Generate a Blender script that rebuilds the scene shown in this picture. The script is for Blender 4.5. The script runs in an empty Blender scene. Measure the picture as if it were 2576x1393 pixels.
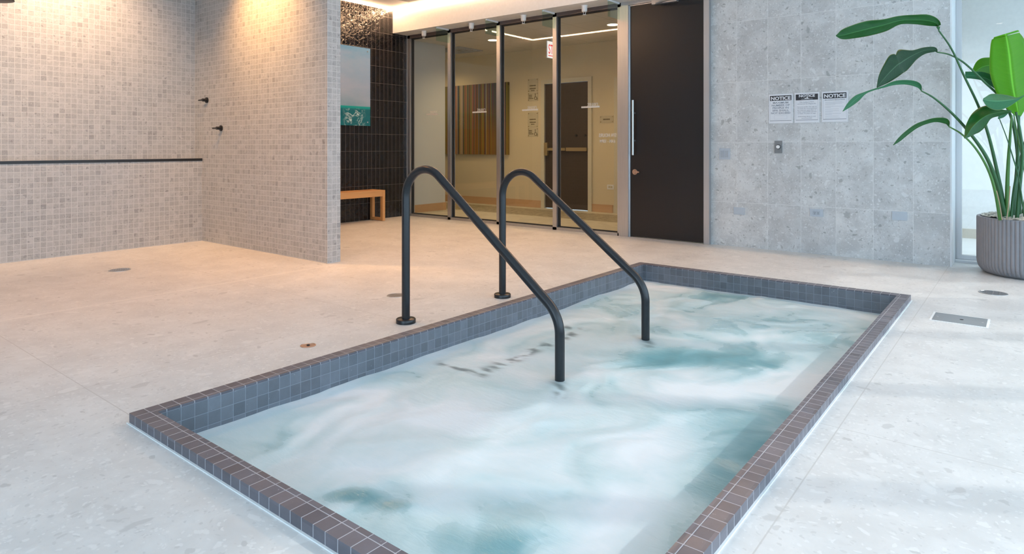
import bpy, bmesh, math, random
import numpy as np
from mathutils import Vector, Matrix, noise
random.seed(7)
PI = math.pi
scene = bpy.context.scene
C = scene.collection

# ------------------------------------------------------------------ camera, world, sun, big lights, exposure
CAM_H, TH, FPX, HOR, CX = 1.05, math.radians(38.45), 1641.5, 369.0, 1288.0
cam_d = bpy.data.cameras.new('camera'); cam = bpy.data.objects.new('camera', cam_d); C.objects.link(cam)
cam.location = (0, 0, CAM_H); cam.rotation_euler = (PI/2, 0, TH)
cam_d.sensor_width = 36; cam_d.lens = FPX/2576*36
cam_d.shift_y = -(1393/2-HOR)/2576
cam_d.clip_start = .05
scene.camera = cam

SKY = (.58, .80, 1.0)
world = bpy.data.worlds.new('sky'); scene.world = world; world.use_nodes = True
bg = world.node_tree.nodes['Background']; bg.inputs[0].default_value = SKY+(1,); bg.inputs[1].default_value = 3.45

sun_d = bpy.data.lights.new('sun', 'SUN'); sun_d.energy = 1.15; sun_d.angle = math.radians(.8); sun_d.color = (1, .97, .92)
sun = bpy.data.objects.new('sun', sun_d); C.objects.link(sun)
sun.rotation_euler = Vector((-.85, -.527, -.577)).to_track_quat('-Z', 'Y').to_euler()
sun.location = (8, 8, 8)

def portal(loc, direction, w, h):
    d = bpy.data.lights.new('window_portal', 'AREA'); d.shape = 'RECTANGLE'; d.size = w; d.size_y = h
    d.cycles.is_portal = True
    o = bpy.data.objects.new('window_portal', d); C.objects.link(o); o.location = loc
    o.rotation_euler = Vector(direction).to_track_quat('-Z', 'Z').to_euler()
RW = 2.6                                   # the glazed wall on the right
portal((RW+.12, 1.9, 1.5), (-1, 0, 0), 9.6, 2.8)
portal((-1.2, -3.1, 1.5), (0, 1, 0), 3.8, 2.8)
portal((RW+.12, 8.1, 1.4), (-1, 0, 0), 1.6, 2.4)

WARM = (1, .43, .13); WARM2 = (1, .62, .33)
DOWNLIGHTS = [  # x, y, watts, colour, aim
    (-5.95, 3.02, 210, (1, .50, .17), (0, .5, -.87)), (-6.65, 2.2, 170, (1, .62, .36), (-.62, .1, -.78)), (-6.5, .3, 120, (1, .62, .36), (-.6, .05, -.8)), (-4.5, 2.3, 95, WARM, (0, 0, -1)),
    (-5.6, 5.1, 70, WARM, (0, 0, -1)), (-4.0, 4.9, 52, WARM, (0, 0, -1)), (-.4, 1.0, 12, (1, .85, .7), (0, 0, -1)), (-6.0, 1.9, 75, WARM, (0, .1, -1)),
]
vs = scene.view_settings
vs.view_transform = 'Standard'; vs.look = 'None'; vs.gamma = 1; vs.use_curve_mapping = False
vs.exposure = 0.13
cy = scene.cycles
cy.max_bounces = 8; cy.diffuse_bounces = 4; cy.glossy_bounces = 4; cy.transmission_bounces = 6; cy.transparent_max_bounces = 12
cy.sample_clamp_indirect = 6; cy.caustics_reflective = False; cy.caustics_refractive = False
cy.use_denoising = True

# ------------------------------------------------------------------ pixel -> place (d = metres straight ahead of the camera)
FW = Vector((-math.sin(TH), math.cos(TH), 0)); RT = Vector((math.cos(TH), math.sin(TH), 0)); UP = Vector((0, 0, 1))
def P(u, v, d):
    return Vector((0, 0, CAM_H)) + (FW + RT*((u-CX)/FPX) + UP*((HOR-v)/FPX))*d

# ------------------------------------------------------------------ object helpers
def tag(o, label=None, cat=None, group=None, kind=None):
    if label: o['label'] = label
    if cat: o['category'] = cat
    if group: o['group'] = group
    if kind: o['kind'] = kind
    return o
def thing(name, label, cat, loc=(0, 0, 0), rotz=0, group=None, kind=None):
    o = bpy.data.objects.new(name, None); C.objects.link(o); o.empty_display_size = .1
    o.location = loc; o.rotation_euler = (0, 0, rotz)
    return tag(o, label, cat, group, kind)
def obj(name, bm, mat, parent=None, smooth=False, bevel=0, world=True):
    """links a bmesh (given in world coordinates when world is True) as one mesh object"""
    if bevel:
        bmesh.ops.bevel(bm, geom=[e for e in bm.edges if e.is_manifold and e.calc_face_angle(0) > .6], offset=bevel, segments=2, profile=.6, affect='EDGES')
    bmesh.ops.recalc_face_normals(bm, faces=bm.faces)
    me = bpy.data.meshes.new(name)
    if parent is not None and world:
        loc = Vector((0, 0, 0)); rz = 0; p = parent
        M = Matrix.Identity(4)
        while p is not None:
            M = (Matrix.Translation(p.location) @ p.rotation_euler.to_matrix().to_4x4()) @ M
            p = p.parent
        bm.transform(M.inverted())
    bm.to_mesh(me); bm.free()
    o = bpy.data.objects.new(name, me); C.objects.link(o)
    if mat: me.materials.append(mat)
    if smooth:
        for p in me.polygons: p.use_smooth = True
        try: me.set_sharp_from_angle(angle=math.radians(50))
        except Exception: pass
    if parent is not None: o.parent = parent
    return o
def copy_tree(o, parent=None):
    c = o.copy(); C.objects.link(c); c.parent = parent
    for ch in list(o.children): copy_tree(ch, c)
    return c
def B(): return bmesh.new()
def box(bm, x0, x1, y0, y1, z0, z1):
    vs_ = [bm.verts.new((x, y, z)) for x in (x0, x1) for y in (y0, y1) for z in (z0, z1)]
    for f in ((0, 1, 3, 2), (4, 6, 7, 5), (0, 4, 5, 1), (2, 3, 7, 6), (0, 2, 6, 4), (1, 5, 7, 3)):
        bm.faces.new([vs_[i] for i in f])
    return bm
def bx(*a): return box(B(), *a)
def cyl(bm, c, axis, r, h, n=32, r2=None):
    """cylinder from c along axis"""
    axis = Vector(axis).normalized(); r2 = r if r2 is None else r2
    q = axis.to_track_quat('Z', 'Y').to_matrix()
    a = [bm.verts.new(Vector(c)+q@Vector((r*math.cos(2*PI*i/n), r*math.sin(2*PI*i/n), 0))) for i in range(n)]
    b = [bm.verts.new(Vector(c)+q@Vector((r2*math.cos(2*PI*i/n), r2*math.sin(2*PI*i/n), h))) for i in range(n)]
    for i in range(n): bm.faces.new((a[i], a[(i+1) % n], b[(i+1) % n], b[i]))
    bm.faces.new(a[::-1]); bm.faces.new(b)
    return bm
def cr(pts, n):
    """Catmull-Rom through Vectors / tuples"""
    P_ = [Vector(p) for p in pts]; P_ = [P_[0]*2-P_[1]]+P_+[P_[-1]*2-P_[-2]]
    out = []
    for i in range(1, len(P_)-2):
        for k in range(n):
            t = k/n; a, b, c, d = P_[i-1:i+3]
            out.append(.5*((2*b)+(c-a)*t+(2*a-5*b+4*c-d)*t*t+(3*b-a-3*c+d)*t**3))
    out.append(P_[-2]); return out
def tube(bm, pts, rad, n=12, caps=True):
    pts = [Vector(p) for p in pts]; rings = []
    t0 = (pts[1]-pts[0]).normalized(); ref = Vector((0, 0, 1)) if abs(t0.z) < .9 else Vector((0, 1, 0))
    nrm = t0.cross(ref).normalized()
    for i, p in enumerate(pts):
        t = (pts[min(i+1, len(pts)-1)]-pts[max(i-1, 0)]).normalized()
        nrm = (nrm-t*nrm.dot(t)).normalized(); bn = t.cross(nrm)
        r = rad[i] if isinstance(rad, (list, tuple)) else rad
        rings.append([bm.verts.new(p+(nrm*math.cos(2*PI*k/n)+bn*math.sin(2*PI*k/n))*r) for k in range(n)])
    for a, b in zip(rings, rings[1:]):
        for k in range(n): bm.faces.new((a[k], a[(k+1) % n], b[(k+1) % n], b[k]))
    if caps: bm.faces.new(rings[0][::-1]); bm.faces.new(rings[-1])
    return bm
def lathe(bm, prof, c, n=48):
    rings = []
    for r, z in prof:
        rings.append([bm.verts.new((c[0]+r*math.cos(2*PI*k/n), c[1]+r*math.sin(2*PI*k/n), c[2]+z)) for k in range(n)])
    for a, b in zip(rings, rings[1:]):
        for k in range(n): bm.faces.new((a[k], a[(k+1) % n], b[(k+1) % n], b[k]))
    bm.faces.new(rings[0][::-1]); bm.faces.new(rings[-1])
    return bm
def quad(bm, pts): bm.faces.new([bm.verts.new(p) for p in pts]); return bm
def text_bm(lines, size, origin, xdir, ydir, bold=0, align='CENTER', mirror=False, width=None, thick=.0006):
    """lettering as mesh: origin is the middle of the first base line"""
    out = B(); xdir = Vector(xdir); ydir = Vector(ydir); nz = xdir.cross(ydir)
    if isinstance(lines, str): lines = [lines]
    y = 0
    for ln in lines:
        cu = bpy.data.curves.new('t', 'FONT'); cu.body = ln; cu.size = size; cu.align_x = align
        cu.offset = bold; cu.extrude = thick; cu.resolution_u = 3
        to = bpy.data.objects.new('t', cu); C.objects.link(to)
        bpy.context.view_layer.update()
        me = bpy.data.meshes.new_from_object(to.evaluated_get(bpy.context.evaluated_depsgraph_get()))
        bpy.data.objects.remove(to); bpy.data.curves.remove(cu)
        k = 1
        if width and len(me.vertices):
            w = max(v.co.x for v in me.vertices)-min(v.co.x for v in me.vertices); k = width/w
        for v in me.vertices:
            p = v.co.copy(); px = p.x*k*(-1 if mirror else 1)
            v.co = Vector(origin)+xdir*px+ydir*(p.y+y)+nz*p.z
        out.from_mesh(me); bpy.data.meshes.remove(me)
        y -= size*1.12
    return out

# ------------------------------------------------------------------ material helpers
class NT:
    def __init__(s, name):
        s.m = bpy.data.materials.new(name); s.m.use_nodes = True; s.t = s.m.node_tree; s.t.nodes.clear()
        s.out = s.t.nodes.new('ShaderNodeOutputMaterial')
    def n(s, typ, **kw):
        nd = s.t.nodes.new(typ)
        for k, v in kw.items(): setattr(nd, k, v)
        return nd
    def put(s, sock, v):
        if hasattr(v, 'is_output') or isinstance(v, bpy.types.NodeSocket): s.t.links.new(v, sock)
        elif v is not None:
            if sock.type == 'RGBA' and len(v) == 3: v = tuple(v)+(1,)
            sock.default_value = v
    def M(s, op, a, b=None, c=None, clamp=False):
        nd = s.n('ShaderNodeMath', operation=op); nd.use_clamp = clamp
        s.put(nd.inputs[0], a)
        if b is not None: s.put(nd.inputs[1], b)
        if c is not None: s.put(nd.inputs[2], c)
        return nd.outputs[0]
    def V(s, op, a, b=None, scale=None):
        nd = s.n('ShaderNodeVectorMath', operation=op); s.put(nd.inputs[0], a)
        if b is not None: s.put(nd.inputs[1], b)
        if scale is not None: s.put(nd.inputs[3], scale)
        return nd.outputs[0]
    def comb(s, x, y, z):
        nd = s.n('ShaderNodeCombineXYZ')
        for i, v in enumerate((x, y, z)): s.put(nd.inputs[i], v)
        return nd.outputs[0]
    def sep(s, v):
        nd = s.n('ShaderNodeSeparateXYZ'); s.put(nd.inputs[0], v); return nd.outputs
    def mix(s, f, a, b, blend='MIX'):
        nd = s.n('ShaderNodeMix', data_type='RGBA', blend_type=blend); s.put(nd.inputs[0], f)
        s.put(nd.inputs[6], a); s.put(nd.inputs[7], b); return nd.outputs[2]
    def noise(s, v, scale, detail=2, rough=.5, dist=0):
        nd = s.n('ShaderNodeTexNoise'); s.put(nd.inputs['Vector'], v); nd.inputs['Scale'].default_value = scale
        nd.inputs['Detail'].default_value = detail; nd.inputs['Roughness'].default_value = rough; nd.inputs['Distortion'].default_value = dist
        return nd.outputs
    def vor(s, v, scale, feature='F1', rnd=1):
        nd = s.n('ShaderNodeTexVoronoi', feature=feature); s.put(nd.inputs['Vector'], v); nd.inputs['Scale'].default_value = scale
        nd.inputs['Randomness'].default_value = rnd
        return nd.outputs
    def white(s, v):
        nd = s.n('ShaderNodeTexWhiteNoise'); s.put(nd.inputs[0], v); return nd.outputs
    def ramp(s, f, stops, interp='LINEAR'):
        nd = s.n('ShaderNodeValToRGB'); s.put(nd.inputs[0], f); cr_ = nd.color_ramp; cr_.interpolation = interp
        while len(cr_.elements) < len(stops): cr_.elements.new(.5)
        for e, (p, c) in zip(cr_.elements, stops):
            e.position = p; e.color = (c, c, c, 1) if isinstance(c, (int, float)) else tuple(c)+(1,)
        return nd.outputs[0]
    def step(s, x, lo, hi):
        nd = s.n('ShaderNodeMapRange', interpolation_type='SMOOTHSTEP'); s.put(nd.inputs[0], x); s.put(nd.inputs[1], lo); s.put(nd.inputs[2], hi)
        return nd.outputs[0]
    def pos(s): return s.n('ShaderNodeNewGeometry').outputs['Position']
    def gen(s): return s.n('ShaderNodeTexCoord').outputs['Object']
    def flat(s):
        """in-plane coordinates of an axis-aligned face: (u, v)"""
        g = s.n('ShaderNodeNewGeometry'); p = s.sep(g.outputs['Position']); q = s.sep(g.outputs['True Normal'])
        ax = s.M('GREATER_THAN', s.M('ABSOLUTE', q[0]), .5); az = s.M('GREATER_THAN', s.M('ABSOLUTE', q[2]), .5)
        u = s.M('ADD', s.M('MULTIPLY', p[1], ax), s.M('MULTIPLY', p[0], s.M('SUBTRACT', 1, ax)))
        v = s.M('ADD', s.M('MULTIPLY', p[1], az), s.M('MULTIPLY', p[2], s.M('SUBTRACT', 1, az)))
        return u, v, ax, az
    def cell(s, u, pitch, off):
        """tile index and distance to the nearest joint"""
        t = s.M('DIVIDE', s.M('SUBTRACT', u, off), pitch); i = s.M('FLOOR', t); f = s.M('FRACT', t)
        d = s.M('MULTIPLY', s.M('MINIMUM', f, s.M('SUBTRACT', 1, f)), pitch)
        return i, d
    def bump(s, h, strength=.3, dist=.01, normal=None):
        nd = s.n('ShaderNodeBump'); s.put(nd.inputs['Height'], h); nd.inputs['Strength'].default_value = strength
        nd.inputs['Distance'].default_value = dist
        if normal is not None: s.put(nd.inputs['Normal'], normal)
        return nd.outputs[0]
    def bsdf(s, color, rough=.5, metal=0, normal=None, **kw):
        nd = s.n('ShaderNodeBsdfPrincipled'); s.put(nd.inputs['Base Color'], color); s.put(nd.inputs['Roughness'], rough)
        s.put(nd.inputs['Metallic'], metal)
        if normal is not None: s.put(nd.inputs['Normal'], normal)
        for k, v in kw.items(): s.put(nd.inputs[k], v)
        s.t.links.new(nd.outputs[0], s.out.inputs[0]); s.last = nd
        return s.m
def simple(name, color, rough=.5, metal=0, var=.06, scale=30, **kw):
    t = NT(name); v = t.noise(t.gen(), scale, 3)[0]
    dark = tuple(c*(1-var) for c in color); light = tuple(min(1, c*(1+var)) for c in color)
    return t.bsdf(t.mix(v, dark, light), rough, metal, **kw)
def emit(name, color, strength):
    t = NT(name); e = t.n('ShaderNodeEmission'); t.put(e.inputs[0], color); e.inputs[1].default_value = strength
    t.t.links.new(e.outputs[0], t.out.inputs[0]); return t.m

def stone(t, vec, base, contrast=1.0, scale=1.0):
    """pale conglomerate stone: a mottled ground with light and dark irregular clasts of several sizes"""
    def shade(k): return tuple(min(1, c*k) for c in base)
    w = t.noise(vec, 9*scale, 2)[1]
    v = t.V('ADD', vec, t.V('SCALE', t.V('SUBTRACT', w, (.5, .5, .5)), scale=.07/scale))
    col = t.mix(t.step(t.noise(v, 7*scale, 5, .65)[0], .3, .7), shade(1-.12*contrast), shade(1+.08*contrast))
    col = t.mix(t.M('MULTIPLY', t.step(t.noise(v, 55*scale, 4, .7)[0], .5, .75), .35), col, shade(1-.22*contrast))
    for sc, th, dk, keep, sq in ((110, .40, .16, .45, (1, 1.3, 1)), (58, .38, .20, .62, (1.5, 1, 1)), (34, .36, .28, .76, (1, 1.6, 1)), (17, .33, .24, .86, (1.4, 1, 1))):
        w2 = t.noise(vec, sc*scale*.9, 3, .6)[1]
        vv = t.V('MULTIPLY', t.V('ADD', v, t.V('SCALE', t.V('SUBTRACT', w2, (.5, .5, .5)), scale=1.0/(sc*scale))), sq)
        a = t.vor(vv, sc*scale); r = t.sep(a[1])
        lim = t.M('MULTIPLY_ADD', r[2], .30, th-.20)
        m = t.M('MULTIPLY', t.M('SUBTRACT', 1, t.step(a[0], t.M('SUBTRACT', lim, .10), lim)), t.M('GREATER_THAN', r[0], keep))
        cc = t.mix(t.step(r[1], .45, .7), shade(1+.15*contrast), shade(1-dk*1.25*contrast))
        col = t.mix(t.M('MULTIPLY', m, .75), col, cc)
    return col

def mat_slab():      # grey wall slabs
    t = NT('grey_stone_slab_tile'); u, v, ax, az = t.flat()
    i, du = t.cell(u, .3187, -2.418); j, dv = t.cell(v, .6335, .4635)
    rnd = t.white(t.comb(i, j, 3.0))
    vec = t.V('ADD', t.comb(u, v, 0), t.V('SCALE', rnd[1], scale=17.0))
    base = stone(t, vec, (.57, .585, .59), 1.45, .62)
    base = t.mix(1.0, base, t.mix(rnd[0], (.93, .935, .94), (1.04, 1.04, 1.035)), 'MULTIPLY')
    g = t.M('SUBTRACT', 1, t.step(t.M('MINIMUM', du, dv), .001, .0024))
    col = t.mix(g, base, (.72, .73, .73))
    return t.bsdf(col, .42, normal=t.bump(t.M('SUBTRACT', 1, g), .25, .002))
def mat_mosaic():
    t = NT('beige_stone_mosaic_tile'); u, v, ax, az = t.flat()
    i, du = t.cell(u, .0508, .004); j, dv = t.cell(v, .0508, .005)
    rnd = t.white(t.comb(i, j, 5.0)); r = t.sep(rnd[1])
    vec = t.V('ADD', t.comb(u, v, 0), t.V('SCALE', rnd[1], scale=9.0))
    base = stone(t, vec, (.41, .41, .405), 1.25, .8)
    k = t.ramp(r[0], ((0, .78), (.05, .90), (.3, .97), (1, 1.04)))
    base = t.mix(1.0, base, k, 'MULTIPLY')
    g = t.M('SUBTRACT', 1, t.step(t.M('MINIMUM', du, dv), .0016, .0034))
    col = t.mix(g, base, (.53, .53, .52))
    return t.bsdf(col, .5, normal=t.bump(t.M('SUBTRACT', 1, g), .35, .002))
def mat_floor():
    t = NT('pale_stone_floor_tile'); p = t.sep(t.pos())
    vec = t.pos()
    base = stone(t, vec, (.66, .66, .65), .75, .52)
    j, dy = t.cell(p[1], 1.6, 1.07)
    d = dy
    for xj in (-3.225, -.56, 1.06, -6.47): d = t.M('MINIMUM', d, t.M('ABSOLUTE', t.M('SUBTRACT', p[0], xj)))
    g = t.M('SUBTRACT', 1, t.step(d, .0012, .0032))
    col = t.mix(t.M('MULTIPLY', g, .75), base, (.50, .49, .47))
    big = t.noise(vec, .9, 3, .6)[0]
    edge = t.M('MULTIPLY', t.M('SUBTRACT', 1, t.step(t.M('ABSOLUTE', t.M('SUBTRACT', p[0], -4.86)), .006, .022)), t.M('LESS_THAN', p[1], 3.57))  # pale line paints the highlight along the shower floor's slope break
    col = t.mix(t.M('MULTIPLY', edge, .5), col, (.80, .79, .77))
    col = t.mix(1.0, col, t.mix(big, (.965, .965, .965), (1.03, 1.03, 1.03)), 'MULTIPLY')
    rough = t.mix(t.noise(vec, 3, 4)[0], (.34, .34, .34), (.52, .52, .52))
    return t.bsdf(col, rough, normal=t.bump(t.noise(vec, 60, 3)[0], .05, .002))
def mat_pooltile(coping):
    t = NT('slate_coping_tile' if coping else 'slate_waterline_tile'); g = t.n('ShaderNodeNewGeometry'); p = t.sep(g.outputs['Position']); q = t.sep(g.outputs['True Normal'])
    X0, X1, Y0, Y1 = -2.68, -.637, 1.037, 5.18
    i, dx = t.cell(p[0], .0535, X0-.0007); j, dy = t.cell(p[1], .0535, Y0-.001)
    az = t.M('GREATER_THAN', t.M('ABSOLUTE', q[2]), .6); ax = t.M('GREATER_THAN', t.M('ABSOLUTE', q[0]), .6); ay = t.M('GREATER_THAN', t.M('ABSOLUTE', q[1]), .6)
    k, dz = t.cell(p[2], .0535, .030-.0535*4)
    # signed distances inward from the outer edge
    e = t.M('MINIMUM', t.M('MINIMUM', t.M('SUBTRACT', p[0], X0), t.M('SUBTRACT', X1, p[0])), t.M('MINIMUM', t.M('SUBTRACT', p[1], Y0), t.M('SUBTRACT', Y1, p[1])))
    ex = t.M('MINIMUM', t.M('SUBTRACT', p[0], X0), t.M('SUBTRACT', X1, p[0])); ey = t.M('MINIMUM', t.M('SUBTRACT', p[1], Y0), t.M('SUBTRACT', Y1, p[1]))
    along_x = t.M('LESS_THAN', ey, ex)                    # short sides: tiles step along x
    da = t.M('ADD', t.M('MULTIPLY', dx, along_x), t.M('MULTIPLY', dy, t.M('SUBTRACT', 1, along_x)))
    ring = t.M('ABSOLUTE', t.M('SUBTRACT', e, .0535))
    dtop = t.M('MINIMUM', da, ring)
    dside_x = t.M('MINIMUM', dy, dz); dside_y = t.M('MINIMUM', dx, dz)
    if coping: dside_x = dy; dside_y = dx
    d = t.M('ADD', t.M('ADD', t.M('MULTIPLY', dtop, az), t.M('MULTIPLY', dside_x, ax)), t.M('MULTIPLY', dside_y, ay))
    if coping: d = t.M('MINIMUM', da, t.M('ADD', ring, t.M('MULTIPLY', t.M('SUBTRACT', 1, az), 1.0)))
    rnd = t.white(t.comb(i, j, k)); r = t.sep(rnd[1])
    base = (.110, .106, .126) if coping else (.125, .140, .165)
    col = t.mix(t.noise(g.outputs['Position'], 14, 4, .6)[0], tuple(c*.78 for c in base), tuple(c*1.3 for c in base))
    col = t.mix(1.0, col, t.mix(r[0], (.85, .85, .85), (1.18, 1.18, 1.18)), 'MULTIPLY')
    spot = t.M('GREATER_THAN', t.noise(g.outputs['Position'], 55, 3)[0], .72)
    col = t.mix(t.M('MULTIPLY', spot, .35), col, (.4, .42, .45))
    gr = t.M('SUBTRACT', 1, t.step(d, .0009, .0021))
    col = t.mix(t.M('MULTIPLY', gr, .9), col, (.46, .46, .50) if coping else (.22, .25, .29))
    return t.bsdf(col, t.mix(r[1], (.30, .30, .30), (.45, .45, .45)), normal=t.bump(t.M('SUBTRACT', 1, gr), .5, .002))
def mat_darktile():
    t = NT('glossy_black_stacked_tile'); u, v, ax, az = t.flat()
    i, du = t.cell(u, .0765, 6.122-.0765*80); j, dv = t.cell(v, .2478, -.006)
    rnd = t.white(t.comb(i, j, 1.0)); r = t.sep(rnd[1])
    vec = t.V('ADD', t.comb(u, v, 0), t.V('SCALE', rnd[1], scale=11.0))
    wob = t.noise(vec, 16, 3, .55, .6)[0]; wob2 = t.noise(vec, 5, 2)[0]
    gr = t.M('SUBTRACT', 1, t.step(t.M('MINIMUM', du, dv), .0012, .0028))
    col = t.mix(gr, t.mix(r[0], (.004, .004, .005), (.012, .010, .011)), (.11, .095, .09))
    tilt = t.M('ADD', t.M('MULTIPLY', t.M('SUBTRACT', r[1], .5), u), t.M('MULTIPLY', t.M('SUBTRACT', r[2], .5), v))
    h = t.M('ADD', t.M('MULTIPLY', wob, .9), t.M('ADD', t.M('MULTIPLY', wob2, .9), t.M('MULTIPLY', tilt, 2.2)))
    nrm = t.bump(t.M('MULTIPLY', t.M('SUBTRACT', 1, gr), .1), .5, .01, t.bump(h, .7, .018))
    return t.bsdf(col, t.M('MULTIPLY_ADD', gr, .5, .045), normal=nrm)
def mat_glass(tint=(.975, .985, .985), refl=.10):
    t = NT('clear_glass'); tr = t.n('ShaderNodeBsdfTransparent'); t.put(tr.inputs[0], tint)
    gl = t.n('ShaderNodeBsdfGlossy'); gl.inputs['Roughness'].default_value = .0; t.put(gl.inputs[0], (1, 1, 1))
    fr = t.n('ShaderNodeFresnel'); fr.inputs[0].default_value = 1.5
    f = t.M('MULTIPLY', t.M('MULTIPLY', fr.outputs[0], 1.05, clamp=True), t.M('SUBTRACT', 1, t.n('ShaderNodeNewGeometry').outputs['Backfacing']))
    mx = t.n('ShaderNodeMixShader'); t.put(mx.inputs[0], f); t.t.links.new(tr.outputs[0], mx.inputs[1]); t.t.links.new(gl.outputs[0], mx.inputs[2])
    t.t.links.new(mx.outputs[0], t.out.inputs[0]); return t.m
def mat_wood(name, c1, c2, axis=1):
    t = NT(name); p = t.gen()
    sc = [22, 22, 22]; sc[axis] = 1.6
    v = t.V('MULTIPLY', p, tuple(sc)); n_ = t.noise(v, 1.0, 5, .6, .8)[0]
    n2 = t.noise(t.V('MULTIPLY', p, tuple(x*5 for x in sc)), 1.0, 2)[0]
    return t.bsdf(t.mix(t.M('ADD', t.M('MULTIPLY', n_, .7), t.M('MULTIPLY', n2, .3)), c1, c2), .45)
def mat_brushed(name, c, rough=.35, axis=2):
    t = NT(name); sc = [160, 160, 160]; sc[axis] = 3
    n_ = t.noise(t.V('MULTIPLY', t.gen(), tuple(sc)), 1.0, 2)[0]
    return t.bsdf(t.mix(n_, tuple(x*.85 for x in c), tuple(min(1, x*1.1) for x in c)), t.M('MULTIPLY_ADD', n_, .15, rough-.07), .9)

M = {}
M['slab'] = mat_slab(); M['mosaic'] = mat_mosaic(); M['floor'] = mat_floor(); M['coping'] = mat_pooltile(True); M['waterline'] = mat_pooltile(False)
M['dark'] = mat_darktile(); M['glass'] = mat_glass()
M['white'] = simple('white_paint', (.80, .80, .79), .6); M['offwhite'] = simple('satin_white_paint', (.74, .76, .78), .45)
M['cream'] = simple('cream_paint', (.66, .565, .37), .65, var=.03, scale=3); M['creamtrim'] = simple('cream_gloss_paint', (.62, .57, .42), .4)
M['greypaint'] = simple('grey_white_paint', (.62, .64, .62), .6, var=.03, scale=3)
M['alu'] = mat_brushed('brushed_aluminium', (.56, .56, .57), .38); M['steel'] = mat_brushed('brushed_steel', (.62, .62, .63), .3)
M['brown'] = simple('dark_bronze_header', (.10, .075, .07), .4); M['gasket'] = simple('black_gasket', (.012, .012, .013), .6)
M['railblack'] = simple('matt_black_powder_coat', (.012, .014, .017), .30, var=.2, scale=60)
M['black'] = simple('black_metal', (.01, .01, .011), .4, 0); M['doorblack'] = simple('dark_door_laminate', (.010, .0095, .011), .34, var=.15, scale=2)
M['doorbrown'] = simple('dark_brown_door_paint', (.036, .025, .017), .5)
M['brass'] = mat_brushed('satin_brass', (.52, .40, .22), .38, 0); M['bronze'] = mat_brushed('satin_bronze', (.60, .42, .32), .35, 0)
M['teak'] = mat_wood('oiled_teak', (.52, .27, .10), (.68, .39, .17)); M['oak'] = mat_wood('oak_baseboard', (.50, .30, .15), (.62, .40, .22), 0)
M['grate'] = simple('dark_drain_hollow', (.02, .02, .02), .7); M['caulk'] = simple('white_sealant', (.82, .84, .84), .5)
M['greyplate'] = simple('grey_plastic_plate', (.45, .51, .57), .4); M['greyplate2'] = simple('grey_plastic_rocker', (.38, .43, .49), .35)
M['darkplate'] = simple('dark_grey_plate', (.20, .21, .22), .4); M['whiteplastic'] = simple('white_plastic', (.80, .80, .80), .35)
M['paper'] = simple('white_sign_board', (.72, .74, .78), .4, var=.02); M['ink'] = simple('black_ink', (.03, .03, .035), .5); M['greyink'] = simple('grey_ink', (.30, .33, .38), .6)
M['paleink'] = simple('pale_grey_ink', (.50, .53, .58), .6); M['brownink'] = simple('brown_ink', (.16, .12, .06), .6); M['whiteink'] = simple('frosted_film', (.62, .60, .55), .6)
M['plaque'] = simple('clear_acrylic_plaque', (.58, .51, .35), .2)
M['led'] = emit('warm_led', (1, .60, .33), 88.0); M['lamp'] = emit('warm_lamp_disc', (1, .74, .42), 9.0); M['ledcool'] = emit('neutral_lamp_disc', (1, .9, .78), 14.0)

# ================================================================== THE SETTING
CEIL = 3.10
PX0, PX1, PY0, PY1 = -2.68, -.637, 1.037, 5.18       # outside of the coping
IX0, IX1, IY0, IY1 = -2.607, -.71, 1.11, 5.10        # inside of the coping
YW = 6.85; YG = 6.85; XD = -7.45; XS = -7.25; XS2 = -7.42
bm = B()
for a in ((-9.6, PX0+.02, -3.2, 7.6), (PX1-.02, RW+.2, -3.2, 7.6), (PX0+.02, PX1-.02, -3.2, PY0+.02), (PX0+.02, PX1-.02, PY1-.02, 7.6)):
    box(bm, a[0], a[1], a[2], a[3], -.12, 0)
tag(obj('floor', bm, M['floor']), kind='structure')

def struct(name, bm, m, parent=None, **kw):
    o = obj(name, bm, m, parent, **kw)
    if parent is None: o['kind'] = 'structure'
    return o
struct('ceiling', bx(-7.5, RW+.2, -3.1, 6.9, CEIL, CEIL+.15), M['white'])
# shower wall with its ledge
w = thing('wall_left', None, None, (XS, 0, 0), kind='structure')
obj('lower_wall', bx(XS-.35, XS, -3.1, 3.56, 0, .895), M['mosaic'], w)
obj('upper_wall', bx(XS2-.2, XS2, -3.1, 3.56, .895, CEIL), M['mosaic'], w)
obj('ledge_top', bx(XS2, XS-.004, -3.1, 3.56, .895, .905), M['mosaic'], w)
tag(obj('ledge_trim', bx(XS-.012, XS+.004, -3.1, 3.56, .893, .921), M['black'], w), 'black metal edge trim')
# return partition
struct('wall_partition', bx(XD-.1, -4.945, 3.56, 3.702, 0, CEIL), M['mosaic'])
# dark tiled wall
struct('wall_alcove', bx(XD-.12, XD, 3.702, 6.80, 0, CEIL), M['dark'])
# grey slab wall
struct('wall_back', bx(-2.697, -.548, YW, YW+.34, 0, CEIL), M['slab'])
# soffit over the glazing and door
struct('trim_1', bx(XD, -2.697, 6.52, 7.02, 2.742, CEIL), M['white'])
struct('trim_2', bx(-2.697, RW, 6.52, YW, 2.742, CEIL), M['white'])
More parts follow.
